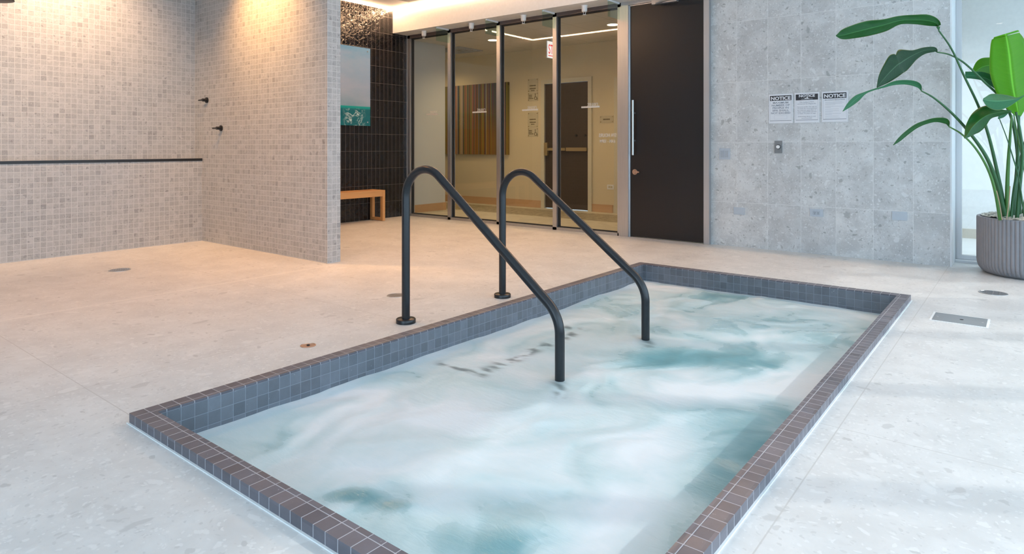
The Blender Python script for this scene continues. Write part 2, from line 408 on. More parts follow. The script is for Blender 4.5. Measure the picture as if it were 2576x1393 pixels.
# behind the camera: glazed rear and right sides (never in the picture, they carry the daylight)
bm = B()
box(bm, -9.6, RW+.2, -3.2, -3.05, 2.9, CEIL+.15); box(bm, -9.6, RW+.2, -3.2, -3.05, 0, .1); box(bm, -9.6, -3.0, -3.2, -3.05, .1, 2.9); box(bm, .7, RW+.2, -3.2, -3.05, .1, 2.9)  # unseen rear opening, sized and shifted to brighten the left foreground floor
for x in (-3.0, -1.75, -.5): box(bm, x-.04, x+.04, -3.2, -3.05, .1, 2.9)
struct('wall_rear', bm, M['offwhite'])
bm = B()
box(bm, RW, RW+.15, -3.2, 9.2, 2.95, CEIL+.15); box(bm, RW, RW+.15, -3.2, 7.2, 0, .08)
for y in (-2.3, -1.25, -.2, .85, 1.9, 2.95, 4.12, 5.18, 6.24): box(bm, RW, RW+.15, y-.045, y+.045, .08, 2.95)
struct('wall_right', bm, M['offwhite'])
struct('wall_right_return', bx(RW, RW+.15, 6.7, 7.25, 0, 2.95), M['offwhite'])

# ------------------------------------------------------------------ glass partition: window_1
W1 = thing('window_1', None, None, (-5.6, YG, 0), kind='structure')
FY0, FY1 = YG-.045, YG+.055
obj('head_frame', bx(XD, -3.667, FY0, FY1, 2.694, 2.742), M['brown'], W1, bevel=.002)
obj('sill_frame', bx(XD, -3.80, FY0, FY1, 0, .034), M['alu'], W1, bevel=.002)
def mull(x0, x1, y0=FY0-.0, nm='mullion'):
    obj(nm, bx(x0, x1, y0, FY1, .0, 2.742), M['alu'], W1, bevel=.002)
mull(XD-.02, -7.385, nm='jamb')
for x in (-6.592, -5.672, -4.745): mull(x, x+.058)
mull(-3.815, -3.765, nm='jamb')
panes = ((-7.385, -6.592), (-6.534, -5.672), (-5.614, -4.745), (-4.687, -3.815))
for x0, x1 in panes:
    obj('pane', bx(x0+.012, x1-.012, YG+.004, YG+.012, .045, 2.684), M['glass'], W1)
    g = B()
    box(g, x0, x0+.014, YG-.012, YG+.03, .034, 2.694); box(g, x1-.014, x1, YG-.012, YG+.03, .034, 2.694)
    box(g, x0+.014, x1-.014, YG-.012, YG+.03, .034, .045); box(g, x0+.014, x1-.014, YG-.012, YG+.03, 2.682, 2.694)
    obj('gasket', g, M['gasket'], W1)
# white lettering on the glass, seen from behind
for k, (bx0, bx1, zc) in enumerate(((-7.09, -6.83, 1.531), (-6.15, -5.89, 1.534), (-5.268, -5.007, 1.533), (-4.345, -4.085, 1.537))):
    g = bx(bx0, bx1, YG-.001, YG+.003, zc-.010, zc+.010)
    t_ = text_bm('reset', .078, (bx0+.165, YG, zc+.012), (1, 0, 0), (0, 0, 1), mirror=True, width=.15)
    me_ = bpy.data.meshes.new('x'); t_.to_mesh(me_); t_.free(); g.from_mesh(me_)
    o = obj('glass_decal', g, M['whiteink'], W1); o['label'] = 'frosted mirrored word over a bar'
g = text_bm(['SPA HOURS'], .062, (-3.972, YG-.001, 1.167), (1, 0, 0), (0, 0, 1), mirror=True, width=.24, bold=.001)
g2 = text_bm(['6AM - 10PM'], .055, (-3.975, YG-.001, 1.098), (1, 0, 0), (0, 0, 1), mirror=True, width=.21, bold=.001)
me_ = bpy.data.meshes.new('x'); g2.to_mesh(me_); g2.free(); g.from_mesh(me_)
o = obj('glass_lettering', g, M['whiteink'], W1); o['label'] = 'white mirrored opening hours lettering'

# ------------------------------------------------------------------ door_1 : tall dark door in an aluminium frame
D1 = thing('door_1', None, None, (-3.2, YW, 0), kind='structure')
g = B(); box(g, -3.765, -3.667, FY0-.01, FY1+.06, 0, 2.742); box(g, -2.757, -2.697, FY0-.01, FY1+.06, 0, 2.742); box(g, -3.667, -2.757, FY0-.01, FY1+.06, 2.700, 2.742)
obj('door_frame', g, M['alu'], D1, bevel=.002)
for a in ((-3.667, -3.655, 0, 2.70), (-2.769, -2.757, 0, 2.70), (-3.655, -2.769, 2.688, 2.70)): obj('door_stop', bx(a[0], a[1], FY0+.018, FY1, a[2], a[3]), M['steel'], D1)
leaf = obj('door_leaf', bx(-3.653, -2.771, YW-.022, YW+.025, .008, 2.686), M['doorblack'], D1, bevel=.0015)
g = B(); cyl(g, (-3.597, YW-.075, .953), (0, 0, 1), .0135, .636, 24)
hd = obj('pull_handle', g, M['steel'], leaf, smooth=True)
for z in (1.12, 1.44): obj('handle_post', cyl(B(), (-3.597, YW-.075, z), (0, 1, 0), .009, .055, 16), M['steel'], leaf, smooth=True)
g = B(); cyl(g, (-3.594, YW-.022, .758), (0, -1, 0), .032, .012, 32); cyl(g, (-3.594, YW-.034, .758), (0, -1, 0), .019, .022, 24); box(g, -3.60, -3.525, YW-.062, YW-.052, .750, .766)
obj('lock_turn', g, M['bronze'], leaf, smooth=True)
g = B(); box(g, -3.36, -3.06, YW-.075, YW-.022, 2.66, 2.71)
tube(g, [(-3.30, YW-.08, 2.665), (-3.16, YW-.19, 2.655), (-3.03, YW-.25, 2.650)], .012, 8); cyl(g, (-3.02, YW-.255, 2.635), (0, 0, 1), .017, .035, 16); tube(g, [(-3.03, YW-.25, 2.66), (-3.10, YW-.06, 2.69)], .010, 8)
obj('door_closer', g, M['alu'], D1, bevel=.001)

# ------------------------------------------------------------------ window_2 : deep recess at the right with a glazed panel
W2 = thing('window_2', None, None, (0, 7.25, 0), kind='structure')
obj('reveal', bx(-.548, -.536, YW+.002, 7.30, 0, CEIL), M['offwhite'], W2)
obj('sill', bx(-.536, RW, 7.15, 7.30, 0, .022), M['offwhite'], W2)
g = B(); box(g, -.536, -.490, 7.235, 7.295, 0, CEIL); box(g, 1.0, 1.05, 7.235, 7.295, 0, CEIL); box(g, RW-.06, RW, 7.235, 7.295, 0, CEIL)
box(g, -.490, RW-.06, 7.235, 7.295, .022, .06); box(g, -.490, RW-.06, 7.235, 7.295, CEIL-.05, CEIL)
obj('window_frame', g, M['alu'], W2, bevel=.002)
obj('pane', bx(-.488, 1.0, 7.262, 7.270, .06, CEIL-.05), M['glass'], W2); obj('pane', bx(1.05, RW-.06, 7.262, 7.270, .06, CEIL-.05), M['glass'], W2)
struct('ceiling_recess', bx(-.548, RW+.2, 6.85, 7.32, CEIL, CEIL+.15), M['white'])

# ------------------------------------------------------------------ corridor behind the glass
YC = 9.10; CC = 2.735
def mat_corrfloor():
    t = NT('corridor_floor'); p = t.sep(t.pos())
    n_ = t.noise(t.V('MULTIPLY', t.pos(), (10, 24, 1)), 1.0, 4, .7)[0]; vein = t.noise(t.pos(), 3, 4, .6, 1.2)[0]
    tile = t.mix(t.step(vein, .45, .6), (.60, .56, .44), (.54, .50, .39))
    carpet = t.mix(t.step(n_, .4, .6), (.20, .17, .10), (.42, .37, .25))
    m = t.M('MULTIPLY', t.M('GREATER_THAN', p[1], 7.98), t.M('LESS_THAN', p[1], 8.85))
    return t.bsdf(t.mix(m, tile, carpet), .5)
struct('floor_corridor', bx(-9.8, RW+.2, 7.6, 9.2, -.12, .0), mat_corrfloor())
struct('floor_side_room', bx(-3.05, RW+.2, 7.32, 9.2, .0015, .003), simple('pale_grey_floor', (.66, .67, .66), .45, var=.08, scale=4))
struct('floor_threshold', bx(-9.8, -2.7, 6.93, 7.62, .0005, .002), mat_corrfloor())
def mat_ceilgrid():
    t = NT('suspended_ceiling_tile'); p = t.sep(t.pos()); i, a = t.cell(p[0], .61, -6.2); j, b = t.cell(p[1], .61, 7.55)
    g = t.M('SUBTRACT', 1, t.step(t.M('MINIMUM', a, b), .004, .007))
    return t.bsdf(t.mix(t.M('MULTIPLY', g, .6), (.66, .66, .62), (.40, .40, .38)), .8)
struct('ceiling_corridor', bx(-9.8, RW+.2, 7.02, 9.2, CC, CC+.1), mat_ceilgrid())
DX0, DX1, DZ = -6.50, -5.63, 2.12
g = B(); box(g, -9.8, DX0-.06, YC, YC+.1, 0, CC); box(g, DX1+.06, -3.1, YC, YC+.1, 0, CC); box(g, DX0-.06, DX1+.06, YC, YC+.1, DZ+.06, CC)
struct('wall_corridor_back', g, M['cream'])
struct('wall_corridor_left', bx(-9.9, -9.8, 6.9, 9.2, 0, CC), M['cream'])
struct('wall_corridor_pillar', bx(-9.8, -7.65, 6.96, 7.84, 0, CC), M['greypaint'])
struct('wall_corridor_divider', bx(-3.15, -3.05, 7.2, 9.2, 0, CC), M['cream'])  # hidden wall added to keep warm corridor light out of the white room
struct('wall_side_room', bx(-3.05, RW+.2, YC+.02, YC+.1, 0, CEIL), M['white'])
struct('baseboard_side_room', bx(-3.05, RW, YC-.006, YC+.02, 0, .11), simple('pale_oak_paint', (.55, .50, .42), .5))
struct('wall_side_room_end', bx(RW, RW+.15, 9.0, 9.2, 0, CEIL), M['white'])
struct('wall_rear_glazing', bx(-7.8, -7.45, 6.80, 6.96, 0, CEIL), M['greypaint'])
g = B(); box(g, -9.8, DX0-.07, YC-.014, YC, 0, .125); obj_ = struct('baseboard_left', g, M['oak'])
struct('baseboard_right', bx(DX1+.07, -5.18, YC-.014, YC, 0, .125), M['oak'])
struct('baseboard_pillar', bx(-7.65, -7.636, 6.97, 7.85, 0, .125), M['oak'])
struct('trim_3', bx(-5.14, -5.06, 9.06, YC, 0, 2.15), M['creamtrim'])
# corridor stair door
D2 = thing('door_2', None, None, (-6.06, YC, 0), kind='structure')
g = B(); box(g, DX0-.07, DX0, YC-.03, YC+.05, 0, DZ+.07); box(g, DX1, DX1+.07, YC-.03, YC+.05, 0, DZ+.07); box(g, DX0, DX1, YC-.03, YC+.05, DZ, DZ+.07)
obj('door_frame', g, M['creamtrim'], D2, bevel=.003)
lf = obj('door_leaf', bx(DX0+.004, DX1-.004, YC+.0, YC+.045, .01, DZ-.004), M['doorbrown'], D2)
g = B(); box(g, DX0+.06, DX0+.44, YC-.05, YC-.02, .985, 1.03); box(g, DX0+.46, DX1-.015, YC-.055, YC-.015, .978, 1.037); box(g, DX0+.015, DX0+.085, YC-.06, YC, .90, 1.12)
box(g, DX1-.03, DX1-.01, YC-.05, YC, .985, 1.03)
obj('push_bar', g, M['brass'], lf, bevel=.004)
for x in (-5.87, -5.70): obj('bolt_cap', cyl(B(), (x, YC, 1.235), (0, -1, 0), .022, .012, 16), M['black'], lf)
obj('kick_plate', bx(DX0+.03, DX1-.03, YC-.004, YC, .03, .16), M['doorbrown'], lf)

# ================================================================== THE SPA POOL
spa = thing('spa_pool', 'sunken rectangular spa pool edged in slate grey tiles in the stone floor', 'pool', (-1.65, 3.1, 0))
def ring(bm, ox0, ox1, oy0, oy1, ix0, ix1, iy0, iy1, z0, z1):
    o = [(ox0, oy0), (ox1, oy0), (ox1, oy1), (ox0, oy1)]; i = [(ix0, iy0), (ix1, iy0), (ix1, iy1), (ix0, iy1)]
    V_ = {}
    for k in range(4):
        for nm, L in (('o', o), ('i', i)):
            for zz, z in ((0, z0), (1, z1)): V_[nm, k, zz] = bm.verts.new((L[k][0], L[k][1], z))
    for k in range(4):
        j = (k+1) % 4
        bm.faces.new((V_['o', k, 1], V_['o', j, 1], V_['i', j, 1], V_['i', k, 1])); bm.faces.new((V_['o', k, 0], V_['i', k, 0], V_['i', j, 0], V_['o', j, 0]))
        bm.faces.new((V_['o', k, 0], V_['o', j, 0], V_['o', j, 1], V_['o', k, 1])); bm.faces.new((V_['i', k, 0], V_['i', k, 1], V_['i', j, 1], V_['i', j, 0]))
    return bm
CZ = .039
g = ring(B(), PX0, PX1, PY0, PY1, IX0, IX1, IY0, IY1, -.03, CZ)
ed = [e for e in g.edges if e.verts[0].co.z > 0 and e.verts[1].co.z > 0 and abs(e.calc_face_angle(0)) > .5]
bmesh.ops.bevel(g, geom=ed, offset=.006, segments=3, profile=.5, affect='EDGES')
obj('coping', g, M['coping'], spa)
obj('sealant_bead', ring(B(), PX0-.007, PX1+.007, PY0-.007, PY1+.007, PX0+.001, PX1-.001, PY0+.001, PY1-.001, 0, .0035), M['caulk'], spa)
obj('waterline_wall', ring(B(), IX0-.05, IX1+.05, IY0-.05, IY1+.05, IX0+.002, IX1-.002, IY0+.002, IY1-.002, -.40, .030), M['waterline'], spa)
teal = simple('pale_teal_plaster', (.50, .74, .76), .6)
g = B(); box(g, IX0-.05, IX1+.05, IY0-.05, IY1+.05, -1.05, -1.0); box(g, IX0-.06, IX0, IY0, IY1, -1.0, -.4); box(g, IX1, IX1+.06, IY0, IY1, -1.0, -.4); box(g, IX0, IX1, IY0-.06, IY0, -1.0, -.4); box(g, IX0, IX1, IY1, IY1+.06, -1.0, -.4)
obj('basin', g, teal, spa)
obj('seat_bench', bx(IX0+.002, IX0+.45, IY0+.002, 2.45, -.95, -.45), teal, spa); obj('seat_bench', bx(IX0+.002, IX0+.45, 3.5, IY1-.002, -.95, -.45), teal, spa)
obj('step', bx(IX0+.002, -2.30, 2.60, 3.67, -.98, -.165), teal, spa)
obj('step_nosing', ring(B(), IX0+.004, -2.285, 2.59, 3.68, IX0+.006, -2.318, 2.62, 3.65, -.185, -.158), M['black'], spa)

# water: foam amount worked out on the mesh (foam is white, clear patches are teal)
WZ = -.098
def water():
    sx, sy = .0115, .0115
    nx = int((IX1-IX0)/sx); ny = int((IY1-IY0)/sy)
    X, Y = np.meshgrid(np.linspace(IX0+.002, IX1-.002, nx), np.linspace(IY0+.002, IY1-.002, ny))
    rng = np.random.RandomState(3)
    perm = rng.permutation(512); grad = rng.randn(512, 2); grad /= np.linalg.norm(grad, axis=1)[:, None]
    def perlin(x, y):
        xi = np.floor(x).astype(int); yi = np.floor(y).astype(int); xf = x-xi; yf = y-yi
        u = xf**3*(xf*(xf*6-15)+10); v = yf**3*(yf*(yf*6-15)+10)
        def gr(ix, iy, dx, dy):
            h = grad[perm[(perm[ix % 512]+iy) % 512]]; return h[..., 0]*dx+h[..., 1]*dy
        a = gr(xi, yi, xf, yf); b = gr(xi+1, yi, xf-1, yf); c = gr(xi, yi+1, xf, yf-1); d = gr(xi+1, yi+1, xf-1, yf-1)
        return (a*(1-u)+b*u)*(1-v)+(c*(1-u)+d*u)*v
    def fbm(x, y, o=4, g_=.5):
        s = 0; a = 1
        for k in range(o): s = s+a*perlin(x*2**k+17*k, y*2**k+31*k); a *= g_
        return s
    wx = fbm(X*1.5+3, Y*1.5+8, 3); wy = fbm(X*1.5+40, Y*1.5+20, 3)
    n1 = fbm(X*2.3+wx*1.2, Y*1.6+wy*1.2, 5, .55)
    n2 = fbm(X*5+wx*2.4+9, Y*3.4+wy*2.4, 4, .5)
    rid = 1-np.abs(fbm(X*2.0+wx*1.8+5, Y*1.4+wy*1.8+2, 4, .5))*2.2
    # clear (teal) and foam (white) patches: px u, v on the water plane, radii, weight
    blobs = [(1760, 895, .42, .16, -1.0), (1880, 915, .25, .12, -.75), (1650, 905, .16, .10, -.6), (1960, 800, .35, .14, -.55), (2090, 860, .20, .2, -.65), (1800, 745, .35, .12, -.55),
             (1900, 1110, .17, .34, -.78), (1850, 1230, .14, .28, -.75), (1960, 1030, .10, .25, -.45), (1230, 1370, .17, .10, -.85), (860, 1262, .08, .05, -.8), (905, 1268, .06, .04, -.75), (985, 1285, .05, .03, -.6), (1300, 1290, .2, .1, -.35),
             (700, 1100, .10, .22, -.35), (1500, 1000, .18, .14, -.40), (1560, 830, .25, .14, -.35), (1330, 1100, .3, .1, -.15), (1750, 1380, .15, .12, -.5), (1440, 885, .2, .08, -.15), (1370, 870, .1, .2, -.15),
             (1880, 975, .45, .10, .9), (1700, 1000, .5, .08, .55), (1620, 1130, .16, .16, .75), (1560, 1270, .14, .14, .7), (1350, 900, .3, .1, .35), (2130, 800, .25, .1, .5), (1650, 720, .2, .06, .6),
             (1900, 850, .2, .06, .4), (2030, 960, .2, .3, .6), (1100, 1050, .4, .25, .45), (1000, 1180, .3, .15, .45), (1480, 940, .3, .08, .6), (900, 1000, .3, .4, .3), (1500, 1370, .14, .12, .5)]
    fld = np.zeros_like(X)
    wxx = X+wx*.07+n2*.05; wyy = Y+wy*.07
    for u, v, rx, ry, wgt in blobs:
        t_ = (WZ-CAM_H)/((HOR-v)/FPX); p = (FW+RT*((u-CX)/FPX))*t_
        # ellipse axes: rx across the view, ry along it
        dx = wxx-p.x; dy = wyy-p.y
        a = dx*RT.x+dy*RT.y; b = dx*FW.x+dy*FW.y
        fld += wgt*np.exp(-((a/rx)**2+(b/ry)**2))
    foam = .71+.72*fld+.36*n1+.16*n2
    # froth where the water meets the far and left walls
    # places where the surface is glassy enough to look down through it
    clear = np.zeros_like(X)
    def seg(a, b, wdt, amp):
        ax, ay = a; bx_, by = b; L2 = (bx_-ax)**2+(by-ay)**2
        qx = X+.03*n2+.02*wy; qy = Y+.03*n1
        t_ = np.clip(((qx-ax)*(bx_-ax)+(qy-ay)*(by-ay))/L2, 0, 1)
        d2 = (qx-ax-t_*(bx_-ax))**2+(qy-ay-t_*(by-ay))**2
        return amp*np.exp(-d2/wdt**2)
    n3 = fbm(X*7+wx*2, Y*16+wy*2, 3)
    for a, b in (((-2.42, 2.475), (-2.176, 2.46)), ((-2.176, 2.46), (-2.20, 3.486)), ((-2.20, 3.486), (-2.33, 3.48))):
        clear = np.maximum(clear, seg(a, b, .038, 1.0)*np.clip(.25+2.6*n3, 0, 1))
    for a, b in (((-1.80, 2.63), (-1.71, 2.49)), ((-1.78, 3.52), (-1.69, 3.36))):
        clear = np.maximum(clear, seg(a, b, .035, .95)*np.clip(.65+1.8*n3, 0, 1))
    edge = np.minimum(X-IX0, IY1-Y); foam += .35*np.exp(-(edge/.05)**2)+.2*np.exp(-((IX1-X)/.05)**2)
    foam = np.clip(foam, 0, 1.15)/1.15
    h = .011*fbm(X*2.4+wx, Y*2.0+wy, 2)+.0015*fbm(X*9+wx*2, Y*7, 2)
    verts = np.stack([X.ravel(), Y.ravel(), (WZ+h).ravel()], 1)
    idx = np.arange(nx*ny).reshape(ny, nx)
    f = np.stack([idx[:-1, :-1].ravel(), idx[:-1, 1:].ravel(), idx[1:, 1:].ravel(), idx[1:, :-1].ravel()], 1)
    me = bpy.data.meshes.new('pool_water'); me.from_pydata(verts.tolist(), [], f.tolist())
    at = me.attributes.new('foam', 'FLOAT', 'POINT'); at.data.foreach_set('value', foam.ravel().astype(np.float32))
    at = me.attributes.new('clear', 'FLOAT', 'POINT'); at.data.foreach_set('value', clear.ravel().astype(np.float32))
    for p in me.polygons: p.use_smooth = True
    o = bpy.data.objects.new('pool_water', me); C.objects.link(o)
    t = NT('foaming_turquoise_water'); a_ = t.n('ShaderNodeAttribute'); a_.attribute_name = 'foam'; fo = a_.outputs['Fac']
    pos = t.pos(); st = t.noise(t.V('MULTIPLY', pos, (9, 26, 1)), 1.0, 4, .6, 1.0)[0]; fine = t.noise(pos, 60, 3, .6)[0]
    fo2 = t.M('ADD', fo, t.M('MULTIPLY', t.M('SUBTRACT', st, .5), .16), clamp=True)
    col = t.ramp(fo2, ((0, (.24, .48, .53)), (.25, (.35, .58, .63)), (.48, (.48, .65, .69)), (.72, (.60, .71, .745)), (1, (.74, .79, .82))))
    sq = t.noise(t.V('MULTIPLY', pos, (5, 16, 1)), 1.0, 3, .5, 2.0)[0]
    a2 = t.n('ShaderNodeAttribute'); a2.attribute_name = 'clear'
    thin = t.M('MAXIMUM', t.M('MULTIPLY', t.M('SUBTRACT', 1, t.step(fo2, .15, .62)), .25), t.M('MULTIPLY', a2.outputs['Fac'], .60))
    b = t.n('ShaderNodeBsdfPrincipled'); t.put(b.inputs['Base Color'], col); t.put(b.inputs['Roughness'], t.M('MULTIPLY_ADD', fo2, .35, .12)); b.inputs['IOR'].default_value = 1.33
    nb = t.bump(t.M('ADD', t.M('MULTIPLY', st, .6), t.M('MULTIPLY', fine, .15)), .16, .015); t.put(b.inputs['Normal'], nb)
    tr = t.n('ShaderNodeBsdfTransparent'); t.put(tr.inputs[0], (.75, .93, .94))
    mx = t.n('ShaderNodeMixShader'); t.put(mx.inputs[0], thin); t.t.links.new(b.outputs[0], mx.inputs[1]); t.t.links.new(tr.outputs[0], mx.inputs[2])
    t.t.links.new(mx.outputs[0], t.out.inputs[0])
    me.materials.append(t.m)
    tag(o, 'churning turquoise and white foamy water filling the sunken spa pool', 'water', kind='stuff')
water()

# ------------------------------------------------------------------ handrails
def handrail(y, pts, xb, label):
    r = thing('handrail', label, 'handrail', (xb, y, 0), group='black handrails of the spa pool')
    g = B(); tube(g, [Vector((x, y, z)) for x, z in pts], .0245, 28); obj('rail', g, M['railblack'], r, smooth=True)
    g = lathe(B(), [(.026, .026), (.055, .025), (.0585, .021), (.0585, 0)][::-1], (xb, y, 0)); obj('base_flange', g, M['railblack'], r, smooth=True)
    return r
def arc(c, r, a0, a1, n=16): return [(c[0]+r*math.cos(math.radians(a0+(a1-a0)*k/n)), c[1]+r*math.sin(math.radians(a0+(a1-a0)*k/n))) for k in range(n+1)]
def railpath(xb, top, xw, slope_deg, zb=-.55):
    R1, R2 = .17, .19
    # post, half arch, straight slope, lower bend, drop into the water
    c1 = (xb+R1, top-.0245-R1+.0245); p = [(xb, 0.0), (xb, .2), (xb, .4), (xb, c1[1]-.05)]
    p += arc(c1, R1, 180, 90-slope_deg, 22)
    ex, ez = p[-1]; s = math.radians(slope_deg)
    # lower bend centre so that the vertical leg is at xw
    c2x = xw-R2; bxs = c2x+R2*math.sin(s)
    L = (bxs-ex)/math.cos(s); bz = ez-L*math.sin(s); c2 = (c2x, bz-R2*math.cos(s))
    for k in (1, 2, 3, 4, 5): p.append((ex+(bxs-ex)*k/6, ez+(bz-ez)*k/6))
    p += arc(c2, R2, 90-slope_deg, 0, 16)
    p += [(xw, c2[1]-.1), (xw, zb)]
    return p
handrail(2.66, railpath(-2.922, .918, -1.812, 38.6), -2.922, 'nearer black tubular handrail curving down into the spa pool')
handrail(3.53, railpath(-2.888, .878, -1.790, 37.0), -2.888, 'farther black tubular handrail curving down into the spa pool')

# ================================================================== THINGS ON FLOOR AND WALLS
def drain(x, y, r, label, solid=False, m='steel'):
    d = thing('floor_drain', label, 'drain', (x, y, 0))
    g = lathe(B(), [(r, 0), (r, .003), (r*.9, .0035), (r*.88, .001)], (x, y, 0), 40); obj('drain_rim', g, M[m], d)
    obj('drain_well', lathe(B(), [(r*.9, .0005), (r*.9, .0012)], (x, y, 0), 40), M['grate'] if not solid else M[m], d)
    if not solid:
        g = B()
        n = 5
        for k in range(-n, n+1):
            t_ = k/(n+.6)*r*.88; L = math.sqrt(max(0, (r*.88)**2-t_*t_))
            box(g, x-L, x+L, y+t_-.0035, y+t_+.0035, .0015, .003)
        for k in (-.45, 0, .45): box(g, x+k*r-.004, x+k*r+.004, y-r*.8, y+r*.8, .0015, .0032)
        obj('grate', g, M[m], d)
    else:
        g = B(); cyl(g, (x, y, .001), (0, 0, 1), r*.2, .004, 16); obj('screw', g, M['grate'], d)
    return d
drain(-6.075, 2.275, .084, 'round grated drain in the shower floor under the tiled ledge')
drain(-3.505, 3.098, .064, 'round grated drain in the floor behind the nearer handrail post')
drain(-2.987, 2.03, .040, 'small round bronze cap in the floor left of the spa pool', True, 'bronze')
drain(-.208, 5.816, .087, 'round grated drain in the floor in front of the fluted planter')
ap = thing('floor_access_plate', 'rectangular grey metal access plate in the floor right of the spa pool', 'access plate', (-.335, 4.79, 0))
obj('plate', bx(-.468, -.201, 4.682, 4.907, 0, .003), mat_brushed('satin_steel_plate', (.38, .42, .46), .45, 0), ap)
g = B(); cyl(g, (-.325, 4.79, .003), (0, 0, 1), .010, .001, 16); obj('keyhole', g, M['grate'], ap)
for x, y in ((-.448, 4.79), (-.221, 4.79)): obj('screw', cyl(B(), (x, y, .003), (0, 0, 1), .006, .0008, 12), M['steel'], ap)
obj('sealant_border', ring(B(), -.480, -.189, 4.670, 4.919, -.468, -.201, 4.682, 4.907, 0, .002), M['caulk'], ap)

# notices on the grey wall
def wtext(s, size, x, z, width, bold=0, y=YW-.0065): return text_bm(s, size, (x, y, z), (1, 0, 0), (0, 0, 1), bold=bold, width=width, thick=.0003)
def notice(x0, x1, z0, z1, label):
    n_ = thing('notice_sign', label, 'sign', ((x0+x1)/2, YW, (z0+z1)/2), group='notice signs on the grey wall')
    obj('board', bx(x0, x1, YW-.006, YW-.0005, z0, z1), M['paper'], n_, bevel=.001)
    return n_
def bars(g, x0, x1, z, h=.003): return box(g, x0, x1, YW-.0068, YW-.006, z-h/2, z+h/2)
def frame_lines(g, x0, x1, z0, z1):
    bars(g, x0+.012, x1-.012, z0+.027, .0055)
    for x in (x0+.012, x1-.0132): box(g, x, x+.0012, YW-.0066, YW-.006, z0+.03, z1-.03)
n1 = notice(-2.089, -1.856, 1.286, 1.581, 'leftmost notice sign, MAXIMUM NUMBER OF PEOPLE in large letters'); xc = -1.9725
obj('header_band', bx(-2.077, -1.868, YW-.0068, YW-.006, 1.516, 1.566), M['ink'], n1)
obj('header_word', wtext('NOTICE', .046, xc, 1.5235, .192, .0016, YW-.0072), M['paper'], n1)
g = B(); frame_lines(g, -2.089, -1.856, 1.286, 1.581)
for i_, (s_, wd) in enumerate((('MAXIMUM', .15), ('NUMBER OF', .175), ('PEOPLE IN', .155), ('SPA SHALL', .16), ('NOT EXCEED', .188))):
    t_ = wtext(s_, .026, xc, 1.486-.0262*i_, wd, .0008); me_ = bpy.data.meshes.new('x'); t_.to_mesh(me_); t_.free(); g.from_mesh(me_)
obj('lettering', g, M['greyink'], n1)
g = B()
for a in ((-2.035, -1.91, 1.368, 1.3695), (-2.035, -1.91, 1.330, 1.3315), (-2.035, -2.0335, 1.330, 1.3695), (-1.9115, -1.91, 1.330, 1.3695)): box(g, a[0], a[1], YW-.0066, YW-.006, a[2], a[3])
obj('number_box', g, M['paleink'], n1)
n2 = notice(-1.839, -1.609, 1.287, 1.584, 'middle notice sign with swimming figure in its black header'); xc = -1.724
obj('header_band', bx(-1.827, -1.621, YW-.0068, YW-.006, 1.511, 1.569), M['ink'], n2)
g = wtext('NOTICE', .033, xc, 1.541, .148, .0012, YW-.0072)
for a in ((-1.775, -1.67, 1.519, 1.5215), (-1.745, -1.70, 1.523, 1.526)): box(g, a[0], a[1], YW-.0074, YW-.0068, a[2], a[3])
cyl(g, (xc+.006, YW-.0068, 1.537), (0, -1, 0), .0055, .0006, 14); tube(g, [(xc-.02, YW-.0072, 1.525), (xc-.004, YW-.0072, 1.532), (xc+.014, YW-.0072, 1.526)], .003, 6)
obj('header_word', g, M['paper'], n2)
g = B(); frame_lines(g, -1.839, -1.609, 1.287, 1.584)
z_ = 1.486
for s_, wd in (('This facility is NOT', .135), ('protected by lifeguards.', .17), None, ('Persons under the age of', .18), ('14 must be accompanied', .18), ('by a parent, guardian or', .175), ('other responsible person', .178), ('at least 16 years of age.', .17), None, ('Swimming alone is not', .165), ('recommended.', .10)) if False else \
        ((('This facility is NOT', .135)), ('protected by lifeguards.', .17), (None, 0), ('Persons under the age of', .18), ('14 must be accompanied', .18), ('by a parent, guardian or', .175), ('other responsible person', .178), ('at least 16 years of age.', .17), (None, 0), ('Swimming alone is not', .165), ('recommended.', .10)):
    if s_:
        t_ = wtext(s_, .0135, xc, z_, wd, .0002); me_ = bpy.data.meshes.new('x'); t_.to_mesh(me_); t_.free(); g.from_mesh(me_); z_ -= .0162
    else: z_ -= .014
obj('lettering', g, M['greyink'], n2)
n3 = notice(-1.587, -1.357, 1.289, 1.583, 'rightmost notice sign, spa patron regulations in fine print'); xc = -1.472
obj('header_band', bx(-1.575, -1.369, YW-.0068, YW-.006, 1.516, 1.569), M['ink'], n3)
obj('header_word', wtext('NOTICE', .047, xc, 1.525, .19, .0016, YW-.0072), M['paper'], n3)
g = B(); frame_lines(g, -1.587, -1.357, 1.289, 1.583)
t_ = wtext('SPA PATRON REGULATIONS', .0135, xc, 1.497, .178, .0006); me_ = bpy.data.meshes.new('x'); t_.to_mesh(me_); t_.free(); g.from_mesh(me_)
obj('lettering', g, M['greyink'], n3)
g = B(); z_ = 1.482
for wd in (.15, .165, .15, .09, 0, .16, .05, 0, .12, 0, .12, .07, 0, .14, .06, 0, .12, 0, .13):
    if wd: bars(g, -1.556, -1.556+wd, z_, .0028)
    z_ -= .0086
obj('fine_print', g, M['paleink'], n3)

